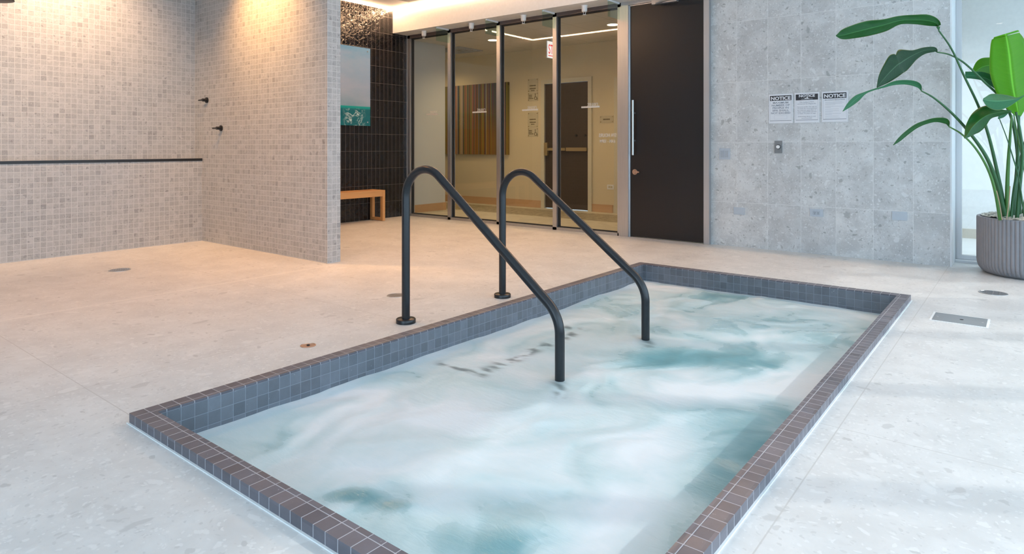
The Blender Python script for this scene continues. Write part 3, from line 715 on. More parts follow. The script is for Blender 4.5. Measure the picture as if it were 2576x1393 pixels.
# plates on the grey wall
def plate(nm, x0, x1, z0, z1, label, cat, m='greyplate', group=None):
    p = thing(nm, label, cat, ((x0+x1)/2, YW, (z0+z1)/2), group=group)
    obj('cover_plate', bx(x0, x1, YW-.007, YW-.0003, z0, z1), M[m], p, bevel=.0015); return p
p = plate('light_switch', -2.604, -2.488, .915, 1.033, 'double rocker light switch on the grey wall beside the dark door', 'switch')
for x in (-2.588, -2.542): obj('rocker', bx(x, x+.036, YW-.011, YW-.006, .937, 1.009), M['greyplate2'], p, bevel=.001)
p = plate('timer_button', -2.032, -1.958, .986, 1.110, 'dark grey wall plate with round white push button under the notices', 'button', 'darkplate')
g = B(); cyl(g, (-1.993, YW-.007, 1.049), (0, -1, 0), .023, .005, 24); obj('button_collar', g, M['black'], p)
g = B(); cyl(g, (-1.993, YW-.010, 1.049), (0, -1, 0), .0175, .018, 24); obj('push_button', g, M['whiteplastic'], p, bevel=.002)
plate('wall_plate', -2.450, -2.333, .339, .413, 'blank grey wall plate low on the grey wall nearest the dark door', 'wall plate', group='low grey plates on the grey wall')
p = plate('power_outlet', -1.696, -1.576, .368, .441, 'grey power outlet low on the grey wall between two blank plates', 'outlet', group='low grey plates on the grey wall')
g = bx(-1.668, -1.604, YW-.010, YW-.006, .384, .425); obj('receptacle', g, M['greyplate2'], p, bevel=.001)
for x in (-1.655, -1.625):
    for d in (0, .009): obj('socket_slot', bx(x+d, x+d+.0022, YW-.0108, YW-.0099, .402, .411), M['grate'], p)
    obj('ground_socket', cyl(B(), (x+.0055, YW-.0099, .394), (0, -1, 0), .003, .0009, 10), M['grate'], p)
plate('wall_plate', -.990, -.871, .382, .459, 'blank grey wall plate low on the grey wall nearest the planter', 'wall plate', group='low grey plates on the grey wall')

# shower controls on the partition
def valve(x, z, label):
    v = thing('shower_valve', label, 'shower valve', (x, 3.56, z), group='black shower valves on the mosaic partition')
    g = B(); cyl(g, (x, 3.5595, z), (0, -1, 0), .031, .012, 32); obj('escutcheon', g, M['black'], v, smooth=True)
    g = B(); cyl(g, (x, 3.548, z), (0, -1, 0), .017, .045, 24); obj('valve_body', g, M['black'], v, smooth=True)
    g = B(); tube(g, [(x, 3.512, z), (x-.055, 3.508, z), (x-.085, 3.506, z)], .0075, 12); obj('lever', g, M['black'], v, smooth=True)
valve(-7.135, 1.565, 'upper black lever valve near the corner of the mosaic partition')
valve(-6.825, 1.250, 'lower black lever valve on the mosaic partition')
sh = thing('rain_shower', 'dark round rain shower hanging at the top left above the tiled ledge', 'shower head', (-6.22, 1.45, 2.18))
obj('spray_disc', lathe(B(), [(.10, 0), (.125, .006), (.125, .014), (.04, .024), (.02, .05)], (-6.22, 1.45, 2.172)), M['black'], sh, smooth=True)
g = B(); cyl(g, (-6.22, 1.45, 2.22), (0, 0, 1), .011, CEIL-2.22, 20); obj('drop_arm', g, M['black'], sh, smooth=True)

# sea artwork
def mat_sea():
    t = NT('sea_photograph_print'); p = t.sep(t.pos()); z = t.M('DIVIDE', t.M('SUBTRACT', p[2], 1.348), 1.11)
    pv = t.comb(t.M('MULTIPLY', p[1], 1.0), t.M('MULTIPLY', p[2], 2.2), 0)
    cl = t.noise(pv, 1.7, 5, .55)[0]
    sky = t.mix(t.M('MULTIPLY', t.step(cl, .36, .72), .45), t.ramp(z, ((.26, (.24, .36, .44)), (.5, (.33, .43, .56)), (.8, (.26, .42, .60)), (1, (.16, .38, .60)))), (.48, .50, .60))
    sea = t.mix(t.noise(t.comb(t.M('MULTIPLY', p[1], 2), t.M('MULTIPLY', p[2], 8), 0), 2, 4)[0], (.004, .09, .12), (.010, .18, .21))
    spl = t.noise(t.comb(p[1], p[2], 2), 9, 6, .7, 1.5)[0]
    cen = t.M('ABSOLUTE', t.M('SUBTRACT', p[1], 5.80)); near = t.M('SUBTRACT', 1, t.step(cen, .05, .22))
    sm = t.M('MULTIPLY', t.step(spl, .47, .62), t.M('MULTIPLY', near, t.M('SUBTRACT', 1, t.step(z, .17, .25))))
    sea = t.mix(sm, sea, (.62, .80, .80))
    sea = t.mix(t.step(z, .20, .235), sea, (.012, .34, .31))
    return t.bsdf(t.mix(t.step(z, .243, .250), sea, sky), .12)
a = thing('sea_artwork', 'tall glossy print of blue sky over turquoise sea on the black tiled wall', 'artwork', (XD, 5.4, 1.35))
obj('print', bx(XD+.014, XD+.022, 4.70, 6.079, 1.348, 2.458), mat_sea(), a)
for y in (4.8, 6.03):
    for z in (1.40, 2.41): obj('standoff', cyl(B(), (XD+.001, y, z), (1, 0, 0), .010, .025, 16), M['steel'], a)

# teak bench
b = thing('teak_bench', 'slatted orange teak bench with open square end frame against the black tiled wall', 'bench', (-7.30, 5.2, 0))
BX0, BX1, BY0, BY1, BZ = -7.44, -7.165, 4.2, 6.13, .438
obj('seat', bx(BX0, BX1, BY0, BY1-.0, BZ-.022, BZ), M['teak'], b, bevel=.003)
obj('front_rail', bx(BX1-.03, BX1-.004, BY0+.05, BY1-.045, BZ-.088, BZ-.022), M['teak'], b, bevel=.002)
obj('back_rail', bx(BX0+.004, BX0+.03, BY0+.05, BY1-.045, BZ-.088, BZ-.022), M['teak'], b, bevel=.002)
for y in (BY0, BY1-.045):
    obj('leg', bx(BX1-.05, BX1, y, y+.045, .045, BZ-.022), M['teak'], b, bevel=.002); obj('leg', bx(BX0, BX0+.05, y, y+.045, .045, BZ-.022), M['teak'], b, bevel=.002)
    obj('foot_rail', bx(BX0, BX1, y, y+.045, .004, .045), M['teak'], b, bevel=.002); obj('end_rail', bx(BX0+.05, BX1-.05, y, y+.045, BZ-.07, BZ-.022), M['teak'], b, bevel=.002)
    for x in (BX0+.02, BX1-.06): obj('foot_pad', bx(x, x+.04, y+.005, y+.04, 0, .004), M['gasket'], b)

# cove lights
def led(label, *a):
    s = thing('cove_light', label, 'light', ((a[0]+a[1])/2, (a[2]+a[3])/2, a[4]))
    obj('led_strip', bx(*a), M['led'], s)
led('warm cove light strip along the top of the black tiled wall', XD+.001, XD+.016, 3.72, 6.50, CEIL-.022, CEIL-.002)
led('warm cove light strip along the ceiling above the white soffit over the glass', XD+.02, 1.5, 6.500, 6.519, CEIL-.026, CEIL-.004)
led('warm cove light strip along the back of the mosaic partition', XD+.02, -4.96, 3.703, 3.718, CEIL-.022, CEIL-.002)
# ceiling slot
v_ = thing('ceiling_vent', 'small dark slot vent in the white ceiling by the cove light', 'vent', (-6.77, 6.20, CEIL))
obj('vent_frame', bx(-6.90, -6.62, 6.05, 6.33, CEIL-.006, CEIL-.0005), M['greyplate'], v_)
g = B()
for k in range(7): box(g, -6.88, -6.64, 6.075+k*.036, 6.093+k*.036, CEIL-.008, CEIL-.006)
obj('vent_slat', g, M['darkplate'], v_)
# downlights
for k, (x, y, e, c, aim) in enumerate(DOWNLIGHTS):
    d = thing('downlight', ('recessed round ceiling downlight over the shower beside the partition', 'recessed round ceiling downlight in the middle of the shower', 'recessed round ceiling downlight at the near side of the shower', 'recessed round ceiling downlight in front of the shower', 'recessed round ceiling downlight above the teak bench', 'recessed round ceiling downlight behind the partition end', 'recessed round ceiling downlight above the near end of the spa pool', 'recessed round ceiling downlight behind the rain shower')[k], 'light', (x, y, CEIL))
    obj('trim_ring', ring(B(), x-.06, x+.06, y-.06, y+.06, x-.045, x+.045, y-.045, y+.045, CEIL-.006, CEIL-.0005), M['white'], d)
    g = B(); cyl(g, (x, y, CEIL-.003), (0, 0, 1), .042, .002, 24); obj('lens', g, M['ledcool'] if k == 6 else M['lamp'], d)
    ld = bpy.data.lights.new('spot_beam', 'SPOT'); ld.energy = e; ld.color = c; ld.spot_size = math.radians(105); ld.spot_blend = .9; ld.shadow_soft_size = .04
    lo = bpy.data.objects.new('spot_beam', ld); C.objects.link(lo); lo.parent = d; lo.location = (0, 0, -.02); lo.rotation_euler = Vector(aim).to_track_quat('-Z', 'Y').to_euler()

# window sprinklers and glass baffles under the soffit
SZ = 2.742
def sprinkler(x, label):
    y = 6.66
    s = thing('window_sprinkler', label, 'sprinkler', (x, y, SZ), group='white sprinklers under the soffit')
    obj('sprinkler_body', lathe(B(), [(.030, 0), (.042, -.002), (.042, -.006), (.036, -.012), (.033, -.07), (.026, -.076), (.012, -.078)][::-1], (x, y, SZ), 28), M['whiteplastic'], s, smooth=True)
    g = B(); tube(g, [(x-.012, y, SZ-.076), (x-.017, y, SZ-.09), (x-.010, y, SZ-.108)], .003, 8); tube(g, [(x+.012, y, SZ-.076), (x+.017, y, SZ-.09), (x+.010, y, SZ-.108)], .003, 8)
    obj('sprinkler_frame', g, M['whiteplastic'], s); g = B(); cyl(g, (x, y, SZ-.114), (0, 0, 1), .022, .004, 20); obj('deflector', g, M['whiteplastic'], s)
for x, l in ((-6.93, 'white window sprinkler above the leftmost glass pane'), (-6.00, 'white window sprinkler above the second glass pane from the left'), (-5.10, 'white window sprinkler above the third glass pane from the left'), (-4.18, 'white window sprinkler above the glass pane next to the dark door')): sprinkler(x, l)
gm = mat_glass((.80, .92, .90))
for x, l in ((-6.563, 'small clear glass baffle above the leftmost mullion'), (-5.643, 'small clear glass baffle above the middle mullion'), (-4.716, 'small clear glass baffle above the rightmost mullion'), (-3.79, 'small clear glass baffle above the glazing jamb by the door')):
    g = thing('glass_baffle', l, 'glass baffle', (x, 6.70, 2.56), group='glass baffles under the soffit')
    obj('baffle_pane', bx(x-.004, x+.004, 6.545, FY0-.001, 2.545, 2.740), gm, g)
    obj('baffle_clip', bx(x-.014, x+.014, 6.555, 6.79, 2.722, 2.741), M['offwhite'], g)

# ------------------------------------------------------------------ corridor things
def mat_stripes():
    t = NT('vertical_stripe_painting'); p = t.sep(t.pos()); wob = t.noise(t.comb(t.M('MULTIPLY', p[0], 6), t.M('MULTIPLY', p[2], .6), 0), 1, 2)[0]
    x = t.M('ADD', p[0], t.M('MULTIPLY', wob, .018)); i = t.M('FLOOR', t.M('MULTIPLY', x, 44)); r = t.sep(t.white(t.comb(i, 2, 0))[1])
    c = t.ramp(r[0], ((0, (.13, .035, .018)), (.13, (.22, .08, .025)), (.26, (.38, .29, .19)), (.38, (.08, .06, .02)), (.5, (.21, .17, .03)), (.62, (.05, .06, .07)), (.74, (.30, .12, .08)), (.86, (.17, .15, .045)), (.95, (.10, .13, .16))), 'CONSTANT')
    z = t.M('DIVIDE', t.M('SUBTRACT', p[2], .91), 1.3)
    c = t.mix(t.M('MULTIPLY', t.M('SUBTRACT', 1, t.step(z, .1, .8)), t.M('MULTIPLY', r[1], .6)), c, (.36, .18, .025))
    return t.bsdf(c, .5)
a = thing('stripe_painting', 'wide canvas of thin vertical brown and gold stripes on the corridor wall', 'painting', (-8.1, YC, .91))
obj('canvas', bx(-8.93, -7.283, YC-.045, YC-.001, .908, 2.205), mat_stripes(), a)
def plaque(x0, x1, z0, z1, label, kind):
    p = thing('wall_plaque', label, 'sign', ((x0+x1)/2, YC, (z0+z1)/2), group='plaques on the corridor wall'); y = YC
    obj('plaque_panel', bx(x0, x1, y-.006, y-.0005, z0, z1), M['plaque'], p)
    for x in (x0+.018, x1-.018):
        for z in (z0+.018, z1-.018): obj('standoff', cyl(B(), (x, y-.006, z), (0, -1, 0), .009, .006, 10), M['brass'], p)
    g = B(); xc = (x0+x1)/2
    def br(xa, xb, z, h): box(g, xa, xb, y-.0075, y-.006, z-h/2, z+h/2)
    if kind == 'stair':
        for z, wd in ((z1-.12, .13), (z1-.17, .13), (z1-.205, .07)):
            x = xc-wd/2
            while x < xc+wd/2-.01: br(x, x+.014, z, .02 if wd > .1 else .016); x += .019
    elif kind == 'access':
        for k in range(3):
            wd = (.07, .07, .10)[k]; x = x0+.02
            while x < x0+.02+wd: br(x, x+.011, z1-.045-.028*k, .016); x += .015
        obj('plaque_lettering', g, M['brownink'], p); g = B(); c = (x1-.05, z0+.045)
        for q in range(14):
            a0 = math.radians(100+q*20); a1 = math.radians(122+q*20)
            tube(g, [(c[0]+.026*math.cos(a0), y-.007, c[1]+.026*math.sin(a0)), (c[0]+.026*math.cos(a1), y-.007, c[1]+.026*math.sin(a1))], .004, 6)
        cyl(g, (c[0]-.006, y-.0065, c[1]+.072), (0, -1, 0), .010, .001, 12)
        tube(g, [(c[0]-.006, y-.007, c[1]+.06), (c[0]-.004, y-.007, c[1]+.02), (c[0]+.022, y-.007, c[1]+.02), (c[0]+.034, y-.007, c[1]-.012), (c[0]+.046, y-.007, c[1]-.010)], .0048, 6)
    else:
        x = xc-.06
        while x < xc+.055: br(x, x+.012, (z0+z1)/2, .022); x += .0155
    obj('wheelchair_symbol' if kind == 'access' else 'plaque_lettering', g, M['brownink'], p)
plaque(-6.87, -6.65, 2.00, 2.23, 'upper stair information plaque on the corridor wall left of the exit door', 'stair')
plaque(-6.87, -6.65, 1.845, 1.99, 'upper wheelchair symbol plaque on the corridor wall', 'access')
plaque(-6.87, -6.65, 1.385, 1.645, 'lower stair information plaque on the corridor wall left of the exit door', 'stair')
plaque(-6.87, -6.65, 1.225, 1.375, 'lower wheelchair symbol plaque on the corridor wall', 'access')
plaque(-5.42, -5.17, 1.43, 1.545, 'small room name plaque on the corridor wall right of the exit door', 'room')
p = thing('power_outlet', 'cream power outlet low on the corridor wall right of the exit door', 'outlet', (-5.22, YC, .41))
obj('cover_plate', bx(-5.283, -5.165, YC-.006, YC-.0005, .373, .447), M['whiteplastic'], p, bevel=.001)
g = B(); box(g, -5.262, -5.186, YC-.009, YC-.006, .390, .430); obj('receptacle', g, M['creamtrim'], p)
for x in (-5.25, -5.24, -5.21, -5.20): obj('socket_slot', bx(x, x+.003, YC-.0098, YC-.009, .405, .416), M['grate'], p)
# lit stair sign hanging from the corridor ceiling, face towards +x
s = thing('stair_sign', 'lit white hanging sign with red letters STAIR under the corridor ceiling', 'sign', (-5.70, 8.18, 2.4))
obj('sign_box', bx(-5.694, -5.68, 8.0, 8.37, 2.385, 2.645), M['whiteplastic'], s, bevel=.002)
obj('sign_face', bx(-5.68, -5.678, 8.005, 8.365, 2.390, 2.640), emit('lit_sign_face', (1, .93, .86), .9), s)
g = text_bm('STAIR', .20, (-5.677, 8.185, 2.455), (0, 1, 0), (0, 0, 1), width=.31, bold=.002, thick=.0005); box(g, -5.678, -5.676, 8.03, 8.34, 2.418, 2.430)
obj('sign_lettering', g, emit('lit_red_letters', (1, .10, .10), .8), s)
g = B(); box(g, -5.70, -5.676, 8.12, 8.24, 2.645, CC); obj('ceiling_mount', g, M['whiteplastic'], s)
# corridor lamps
for k, (x, y, e, l) in enumerate(((-6.634, 7.872, 30, 'bright round downlight in the corridor ceiling behind the second pane'), (-8.6, 8.4, 18, 'round corridor ceiling downlight left of the stripe painting'), (-4.5, 7.9, 26, 'round corridor ceiling downlight behind the pane by the dark door'))):
    d = thing('corridor_downlight', l, 'light', (x, y, CC))
    obj('trim_ring', lathe(B(), [(.085, -.006), (.085, -.0005), (.06, -.0005)], (x, y, CC), 32), M['white'], d)
    g = B(); cyl(g, (x, y, CC-.009), (0, 0, 1), .075, .003, 32); obj('lens', g, M['lamp'], d)
    ld = bpy.data.lights.new('spot_beam', 'SPOT'); ld.energy = e*2.5; ld.color = (1, .72, .38); ld.spot_size = math.radians(150); ld.spot_blend = 1; ld.shadow_soft_size = .08
    lo = bpy.data.objects.new('spot_beam', ld); C.objects.link(lo); lo.parent = d; lo.location = (0, 0, -.03)
for x, l in ((-1.6, 'added round ceiling fill lamp in the white room behind the grey wall'), (.9, 'added round ceiling fill lamp in the white room behind the planter')):
    d = thing('room_fill_lamp', l, 'light', (x, 8.2, CC))  # fill lamps added only to brighten the white room
    obj('trim_ring', lathe(B(), [(.085, -.006), (.085, -.0005), (.06, -.0005)], (x, 8.2, CC), 32), M['white'], d)
    g = B(); cyl(g, (x, 8.2, CC-.009), (0, 0, 1), .075, .003, 32); obj('lens', g, M['ledcool'], d)
    ld = bpy.data.lights.new('spot_beam', 'SPOT'); ld.energy = 150; ld.color = (.80, .91, 1); ld.spot_size = math.radians(160); ld.spot_blend = 1; ld.shadow_soft_size = .08
    lo = bpy.data.objects.new('spot_beam', ld); C.objects.link(lo); lo.parent = d; lo.location = (0, 0, -.03)
v_ = thing('corridor_vent', 'square grey air diffuser in the corridor ceiling', 'vent', (-7.8, 8.33, CC))
g = B()
for k in range(4): ring(g, -8.10+.07*k, -7.50-.07*k, 8.03+.07*k, 8.63-.07*k, -8.07+.07*k, -7.53-.07*k, 8.06+.07*k, 8.60-.07*k, CC-.012+.002*k, CC-.001)
obj('diffuser_louvre', g, M['greyplate'], v_); obj('diffuser_back', bx(-8.1, -7.5, 8.03, 8.63, CC-.002, CC-.0004), M['darkplate'], v_)

# ================================================================== PLANTER AND PLANT
PC = (.0, 6.833)
pot = thing('fluted_planter', 'large round grey fluted concrete planter standing in the window recess', 'planter', (PC[0], PC[1], 0))
def flutedpot():
    g = B(); N = 75; S = 6; R = .36; H = .470
    prof = [(R-.075, .0), (R-.058, .004), (R-.034, .020), (R-.014, .046), (R-.004, .075), (R, .11)]+[(R, .11+k*.07) for k in range(1, 5)]+[(R, H-.012)]
    rings = []
    for r, z in prof:
        rr = []
        amp = .0075*min(1, max(0, z/.03))
        for k in range(N*S):
            a = 2*PI*k/(N*S); ph = (k % S)/S
            d = -amp*(1-abs(math.sin(PI*ph))**.7)
            rr.append(g.verts.new((PC[0]+(r+d)*math.cos(a), PC[1]+(r+d)*math.sin(a), z)))
        rings.append(rr)
    for a_, b_ in zip(rings, rings[1:]):
        for k in range(N*S): g.faces.new((a_[k], a_[(k+1) % (N*S)], b_[(k+1) % (N*S)], b_[k]))
    g.faces.new(rings[0][::-1])
    n = N*S
    rims = []
    for r, z in ((R-.003, H), (R-.025, H), (R-.03, H-.01), (R-.03, H-.09)):
        rims.append([g.verts.new((PC[0]+r*math.cos(2*PI*k/n), PC[1]+r*math.sin(2*PI*k/n), z)) for k in range(n)])
    chain = [rings[-1]]+rims
    for a_, b_ in zip(chain, chain[1:]):
        for k in range(n): g.faces.new((a_[k], a_[(k+1) % n], b_[(k+1) % n], b_[k]))
    return g
obj('pot', flutedpot(), simple('grey_fibre_concrete', (.26, .26, .28), .75, var=.12, scale=14), pot, smooth=False)
g = B(); NR, NA = 22, 96; rings = []
for i in range(NR+1):
    r = .328*i/NR; rr = []
    for k in range(NA):
        a = 2*PI*k/NA; x = r*math.cos(a); y = r*math.sin(a)
        z = .472+.022*(1-(r/.33)**2)+.022*noise.fractal(Vector((x*16, y*16, 3)), 1, 2.2, 4)+.010*noise.noise(Vector((x*60, y*60, 1)))
        rr.append(g.verts.new((PC[0]+x, PC[1]+y, z)))
        if i == 0: break
    rings.append(rr)
for k in range(NA): g.faces.new((rings[0][0], rings[1][k], rings[1][(k+1) % NA]))
for a_, b_ in zip(rings[1:], rings[2:]):
    for k in range(NA): g.faces.new((a_[k], b_[k], b_[(k+1) % NA], a_[(k+1) % NA]))
tm = NT('pale_dried_moss'); nn = tm.noise(tm.gen(), 45, 5, .7)[0]
moss = obj('moss_topping', g, tm.bsdf(tm.ramp(nn, ((.3, (.25, .24, .20)), (.5, (.48, .47, .42)), (.7, (.70, .70, .66)))), .9), pot, smooth=True)
# loose shreds of moss
g = B()
for k in range(130):
    a = random.uniform(0, 2*PI); r = .31*math.sqrt(random.random()); c = Vector((PC[0]+r*math.cos(a), PC[1]+r*math.sin(a), .480+.014*(1-(r/.33)**2)))
    d = Vector((random.uniform(-1, 1), random.uniform(-1, 1), random.uniform(-.1, .35))).normalized()*random.uniform(.012, .03)
    tube(g, [c-d, c+Vector((0, 0, .007)), c+d*.8+Vector((random.uniform(-.01, .01), random.uniform(-.01, .01), 0))], .0022, 5)
tag(obj('moss_shreds', g, tm.m, pot), kind='stuff')

plant = thing('bird_of_paradise_plant', 'tall green plant with long arching paddle leaves in the fluted planter', 'plant', (PC[0], PC[1], .47))
def mat_leaf(name, c1, c2, trans):
    t = NT(name); a = t.n('ShaderNodeUVMap').outputs[0]; s_ = t.sep(a)       # u across (0 at midrib), v along
    rib = t.M('SUBTRACT', 1, t.step(t.M('ABSOLUTE', s_[0]), .02, .07)); edge = t.step(t.M('ABSOLUTE', s_[0]), .93, .99)
    vein = t.noise(t.comb(t.M('MULTIPLY', t.M('ABSOLUTE', s_[0]), 1.2), t.M('MULTIPLY', t.M('SUBTRACT', s_[1], t.M('MULTIPLY', t.M('ABSOLUTE', s_[0]), .08)), 60), 0), 1, 3)[0]
    patch = t.noise(t.gen(), 5, 2)[0]
    col = t.mix(t.M('MULTIPLY_ADD', vein, .6, t.M('MULTIPLY', patch, .4)), c1, c2)
    col = t.mix(t.M('MULTIPLY', rib, .55), col, tuple(min(1, c*1.9+.05) for c in c2)); col = t.mix(t.M('MULTIPLY', edge, .35), col, (.40, .42, .12))
    b = t.n('ShaderNodeBsdfPrincipled'); t.put(b.inputs['Base Color'], col); b.inputs['Roughness'].default_value = .38; b.inputs['Specular IOR Level'].default_value = .2
    t.put(b.inputs['Normal'], t.bump(vein, .25, .003))
    tl = t.n('ShaderNodeBsdfTranslucent'); t.put(tl.inputs[0], t.mix(.5, col, tuple(min(1, c*2.2) for c in c2)))
    mx = t.n('ShaderNodeMixShader'); mx.inputs[0].default_value = trans; t.t.links.new(b.outputs[0], mx.inputs[1]); t.t.links.new(tl.outputs[0], mx.inputs[2])
    t.t.links.new(mx.outputs[0], t.out.inputs[0]); return t.m
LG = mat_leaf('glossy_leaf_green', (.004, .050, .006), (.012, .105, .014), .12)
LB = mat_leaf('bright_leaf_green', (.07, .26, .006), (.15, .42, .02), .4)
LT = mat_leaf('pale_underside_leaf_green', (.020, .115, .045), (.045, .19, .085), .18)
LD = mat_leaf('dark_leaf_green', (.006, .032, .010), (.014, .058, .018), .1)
SM = simple('green_petiole', (.022, .10, .030), .45, var=.35, scale=9); SM2 = simple('light_green_petiole', (.06, .18, .035), .45, var=.3, scale=9); SD = simple('dry_stalk', (.42, .30, .20), .7)
PM = FPX
def leaf(rows, mat, d0, d1, tilt=(.5, .5), fold=.0, label=None, n=5, wave=0):
    """rows: u, v, half widths on either side (pixels). d0..d1: distance at the start and the tip; tilt: how each half leans away from the eye"""
    pts = cr([(r[0], r[1], 0) for r in rows], n); wa = cr([(r[2], r[3], 0) for r in rows], n); m = len(pts)
    g = B(); uvs = {}; grid = []; K = 5
    for i in range(m):
        t_ = i/(m-1); d = d0+(d1-d0)*t_; k = d/PM
        tg = pts[min(i+1, m-1)]-pts[max(i-1, 0)]; tg = Vector((tg.x, tg.y)).normalized() if tg.length > 0 else Vector((1, 0))
        nr = Vector((tg.y, -tg.x))
        if nr.y > 0: nr = -nr            # first half width is the upper side in the picture
        if abs(nr.y) < .25 and nr.x > 0: nr = -nr
        row = []
        for q in range(-K, K+1):
            f = q/K; wd = max(.3, wa[i].x if q < 0 else wa[i].y); side = -f*wd
            if q < 0: tl = tilt[0]
            else: tl = tilt[1]
            dd = d+abs(f)*wd*k*tl+fold*(abs(f)-f*f)*wd*k+wave*math.sin(t_*23+f*2)*abs(f)*wd*k
            v = g.verts.new(P(pts[i].x+nr.x*side, pts[i].y+nr.y*side, dd)); uvs[v] = (f, t_); row.append(v)
        grid.append(row)
    uvl = g.loops.layers.uv.new('UVMap')
    for a_, b_ in zip(grid, grid[1:]):
        for q in range(2*K): g.faces.new((a_[q], a_[q+1], b_[q+1], b_[q]))
    for f in g.faces:
        for l in f.loops: l[uvl].uv = uvs[l.vert]
    o = obj('leaf', g, mat, plant, smooth=True)
    md = o.modifiers.new('thickness', 'SOLIDIFY'); md.thickness = .0009; md.offset = 0
    if label: o['label'] = label
def stem(pts, r0, r1, mat=None, nm='petiole', n=8):
    c = cr([P(*p) for p in pts], n); m = len(c)
    obj(nm, tube(B(), c, [r0+(r1-r0)*(i/(m-1)) for i in range(m)], 10), mat or SM, plant, smooth=True)
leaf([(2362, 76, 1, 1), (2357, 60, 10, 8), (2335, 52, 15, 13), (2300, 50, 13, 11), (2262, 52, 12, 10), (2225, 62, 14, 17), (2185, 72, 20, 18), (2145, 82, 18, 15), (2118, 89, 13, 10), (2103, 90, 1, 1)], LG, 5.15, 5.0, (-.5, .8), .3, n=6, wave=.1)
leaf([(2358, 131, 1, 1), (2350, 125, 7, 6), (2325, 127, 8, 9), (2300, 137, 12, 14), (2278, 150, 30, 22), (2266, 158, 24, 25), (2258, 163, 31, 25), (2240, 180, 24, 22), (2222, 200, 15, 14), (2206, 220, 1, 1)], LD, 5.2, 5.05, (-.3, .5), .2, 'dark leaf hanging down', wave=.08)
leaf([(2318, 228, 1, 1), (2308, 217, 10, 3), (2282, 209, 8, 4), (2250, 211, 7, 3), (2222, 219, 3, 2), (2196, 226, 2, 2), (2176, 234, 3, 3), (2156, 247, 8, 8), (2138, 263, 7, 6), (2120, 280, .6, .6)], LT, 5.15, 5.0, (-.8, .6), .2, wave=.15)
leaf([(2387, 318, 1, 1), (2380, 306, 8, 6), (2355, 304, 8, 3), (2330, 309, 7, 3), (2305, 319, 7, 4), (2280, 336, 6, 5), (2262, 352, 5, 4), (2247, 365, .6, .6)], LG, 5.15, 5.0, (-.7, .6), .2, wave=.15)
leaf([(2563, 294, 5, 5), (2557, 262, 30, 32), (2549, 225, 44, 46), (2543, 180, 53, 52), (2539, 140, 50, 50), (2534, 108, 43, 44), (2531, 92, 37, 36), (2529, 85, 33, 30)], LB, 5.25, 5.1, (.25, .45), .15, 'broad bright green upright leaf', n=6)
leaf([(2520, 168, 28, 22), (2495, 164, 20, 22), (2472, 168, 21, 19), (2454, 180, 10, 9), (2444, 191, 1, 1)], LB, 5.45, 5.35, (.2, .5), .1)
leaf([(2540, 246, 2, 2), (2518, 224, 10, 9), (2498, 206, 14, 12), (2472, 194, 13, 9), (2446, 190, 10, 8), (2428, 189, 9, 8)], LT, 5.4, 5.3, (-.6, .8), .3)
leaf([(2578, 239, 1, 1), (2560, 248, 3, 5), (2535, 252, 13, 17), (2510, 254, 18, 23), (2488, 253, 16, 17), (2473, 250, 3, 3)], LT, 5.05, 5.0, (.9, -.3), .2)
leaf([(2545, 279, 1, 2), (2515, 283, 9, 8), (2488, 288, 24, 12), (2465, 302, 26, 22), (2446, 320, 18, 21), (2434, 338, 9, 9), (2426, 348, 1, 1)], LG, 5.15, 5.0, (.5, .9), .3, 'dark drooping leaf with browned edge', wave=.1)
leaf([(2541, 279, 1, 1), (2528, 284, 6, 7), (2518, 291, 6, 7), (2511, 299, 1, 1)], LT, 5.2, 5.2, (.2, .2), .1)
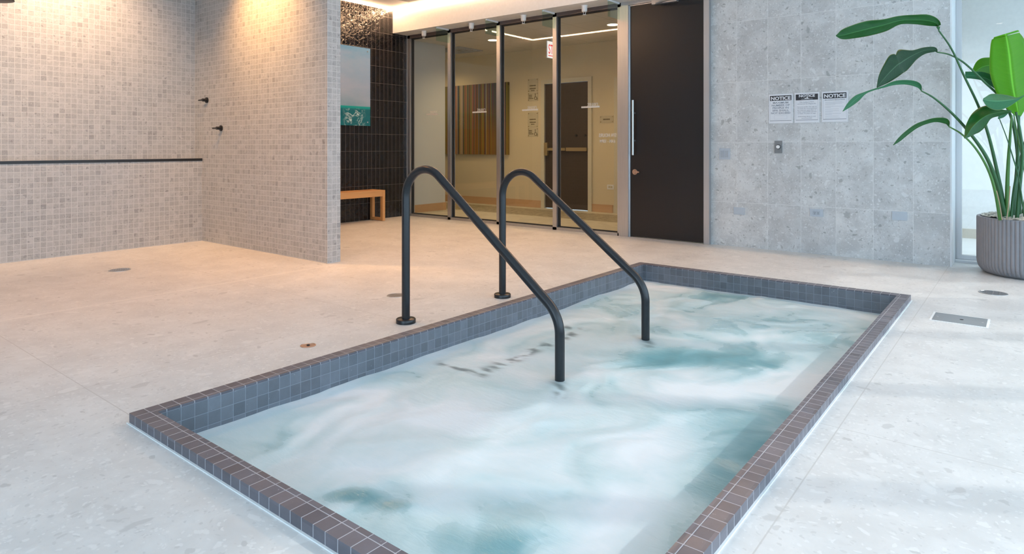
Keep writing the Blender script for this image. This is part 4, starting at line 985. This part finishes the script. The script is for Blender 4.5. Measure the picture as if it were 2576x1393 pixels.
# leaves on the far side of the plant
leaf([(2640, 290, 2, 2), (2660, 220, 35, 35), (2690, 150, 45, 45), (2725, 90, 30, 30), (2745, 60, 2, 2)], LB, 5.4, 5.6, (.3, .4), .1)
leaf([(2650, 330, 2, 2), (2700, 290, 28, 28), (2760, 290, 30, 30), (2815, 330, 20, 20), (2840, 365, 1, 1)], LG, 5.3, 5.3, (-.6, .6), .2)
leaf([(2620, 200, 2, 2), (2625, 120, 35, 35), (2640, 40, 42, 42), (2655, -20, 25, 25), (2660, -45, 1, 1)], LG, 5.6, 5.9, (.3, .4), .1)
DB = 5.28
stem([(2361, 76, 5.15), (2393, 122, 5.16), (2425, 190, 5.18), (2462, 268, 5.22), (2488, 345, 5.25), (2508, 430, DB), (2522, 500, DB), (2527, 555, DB)], .0055, .016, SM)
stem([(2357, 131, 5.2), (2390, 138, 5.2), (2428, 160, 5.22), (2475, 205, 5.26), (2520, 250, 5.3), (2548, 310, 5.34), (2562, 420, 5.36), (2566, 552, 5.36)], .005, .013, SM)
stem([(2317, 228, 5.15), (2352, 248, 5.15), (2400, 290, 5.17), (2448, 345, 5.2), (2485, 402, 5.22), (2510, 470, 5.25), (2530, 552, 5.27)], .005, .019, SM)
stem([(2387, 318, 5.15), (2420, 338, 5.15), (2455, 374, 5.16), (2485, 425, 5.18), (2503, 480, 5.2), (2516, 553, 5.22)], .005, .013, SM2)
stem([(2563, 290, 5.25), (2562, 350, 5.27), (2558, 430, 5.3), (2552, 500, 5.3), (2549, 555, 5.3)], .009, .018, SM)
stem([(2545, 290, 5.2), (2541, 345, 5.22), (2537, 400, 5.24), (2534, 470, 5.25), (2534, 555, 5.26)], .007, .017, SM2)
stem([(2514, 298, 5.2), (2532, 345, 5.2), (2548, 395, 5.18), (2563, 450, 5.18), (2578, 553, 5.2)], .003, .006, SM)
stem([(2556, 282, 5.1), (2566, 330, 5.12), (2572, 390, 5.15), (2566, 460, 5.2), (2558, 553, 5.22)], .008, .014, SM)
stem([(2550, 286, 5.15), (2560, 345, 5.15), (2572, 400, 5.2), (2584, 470, 5.2), (2590, 553, 5.2)], .004, .009, SM2)
stem([(2600, 300, 5.3), (2580, 350, 5.3), (2567, 400, 5.3), (2552, 470, 5.26), (2543, 553, 5.24)], .006, .012, SM)
stem([(2640, 290, 5.4), (2620, 380, 5.4), (2604, 470, 5.38), (2596, 553, 5.36)], .008, .016, SM)
stem([(2650, 330, 5.3), (2625, 400, 5.3), (2600, 480, 5.28), (2584, 553, 5.28)], .006, .014, SM2)
stem([(2620, 200, 5.6), (2606, 330, 5.5), (2590, 450, 5.42), (2572, 553, 5.4)], .008, .016, SM)
stem([(2541, 468, 5.2), (2538, 510, 5.2), (2532, 553, 5.2)], .0035, .004, SD, 'dry_stalk')
stem([(2507, 480, 5.17), (2515, 515, 5.18), (2521, 553, 5.2)], .003, .003, SD, 'dry_stalk')
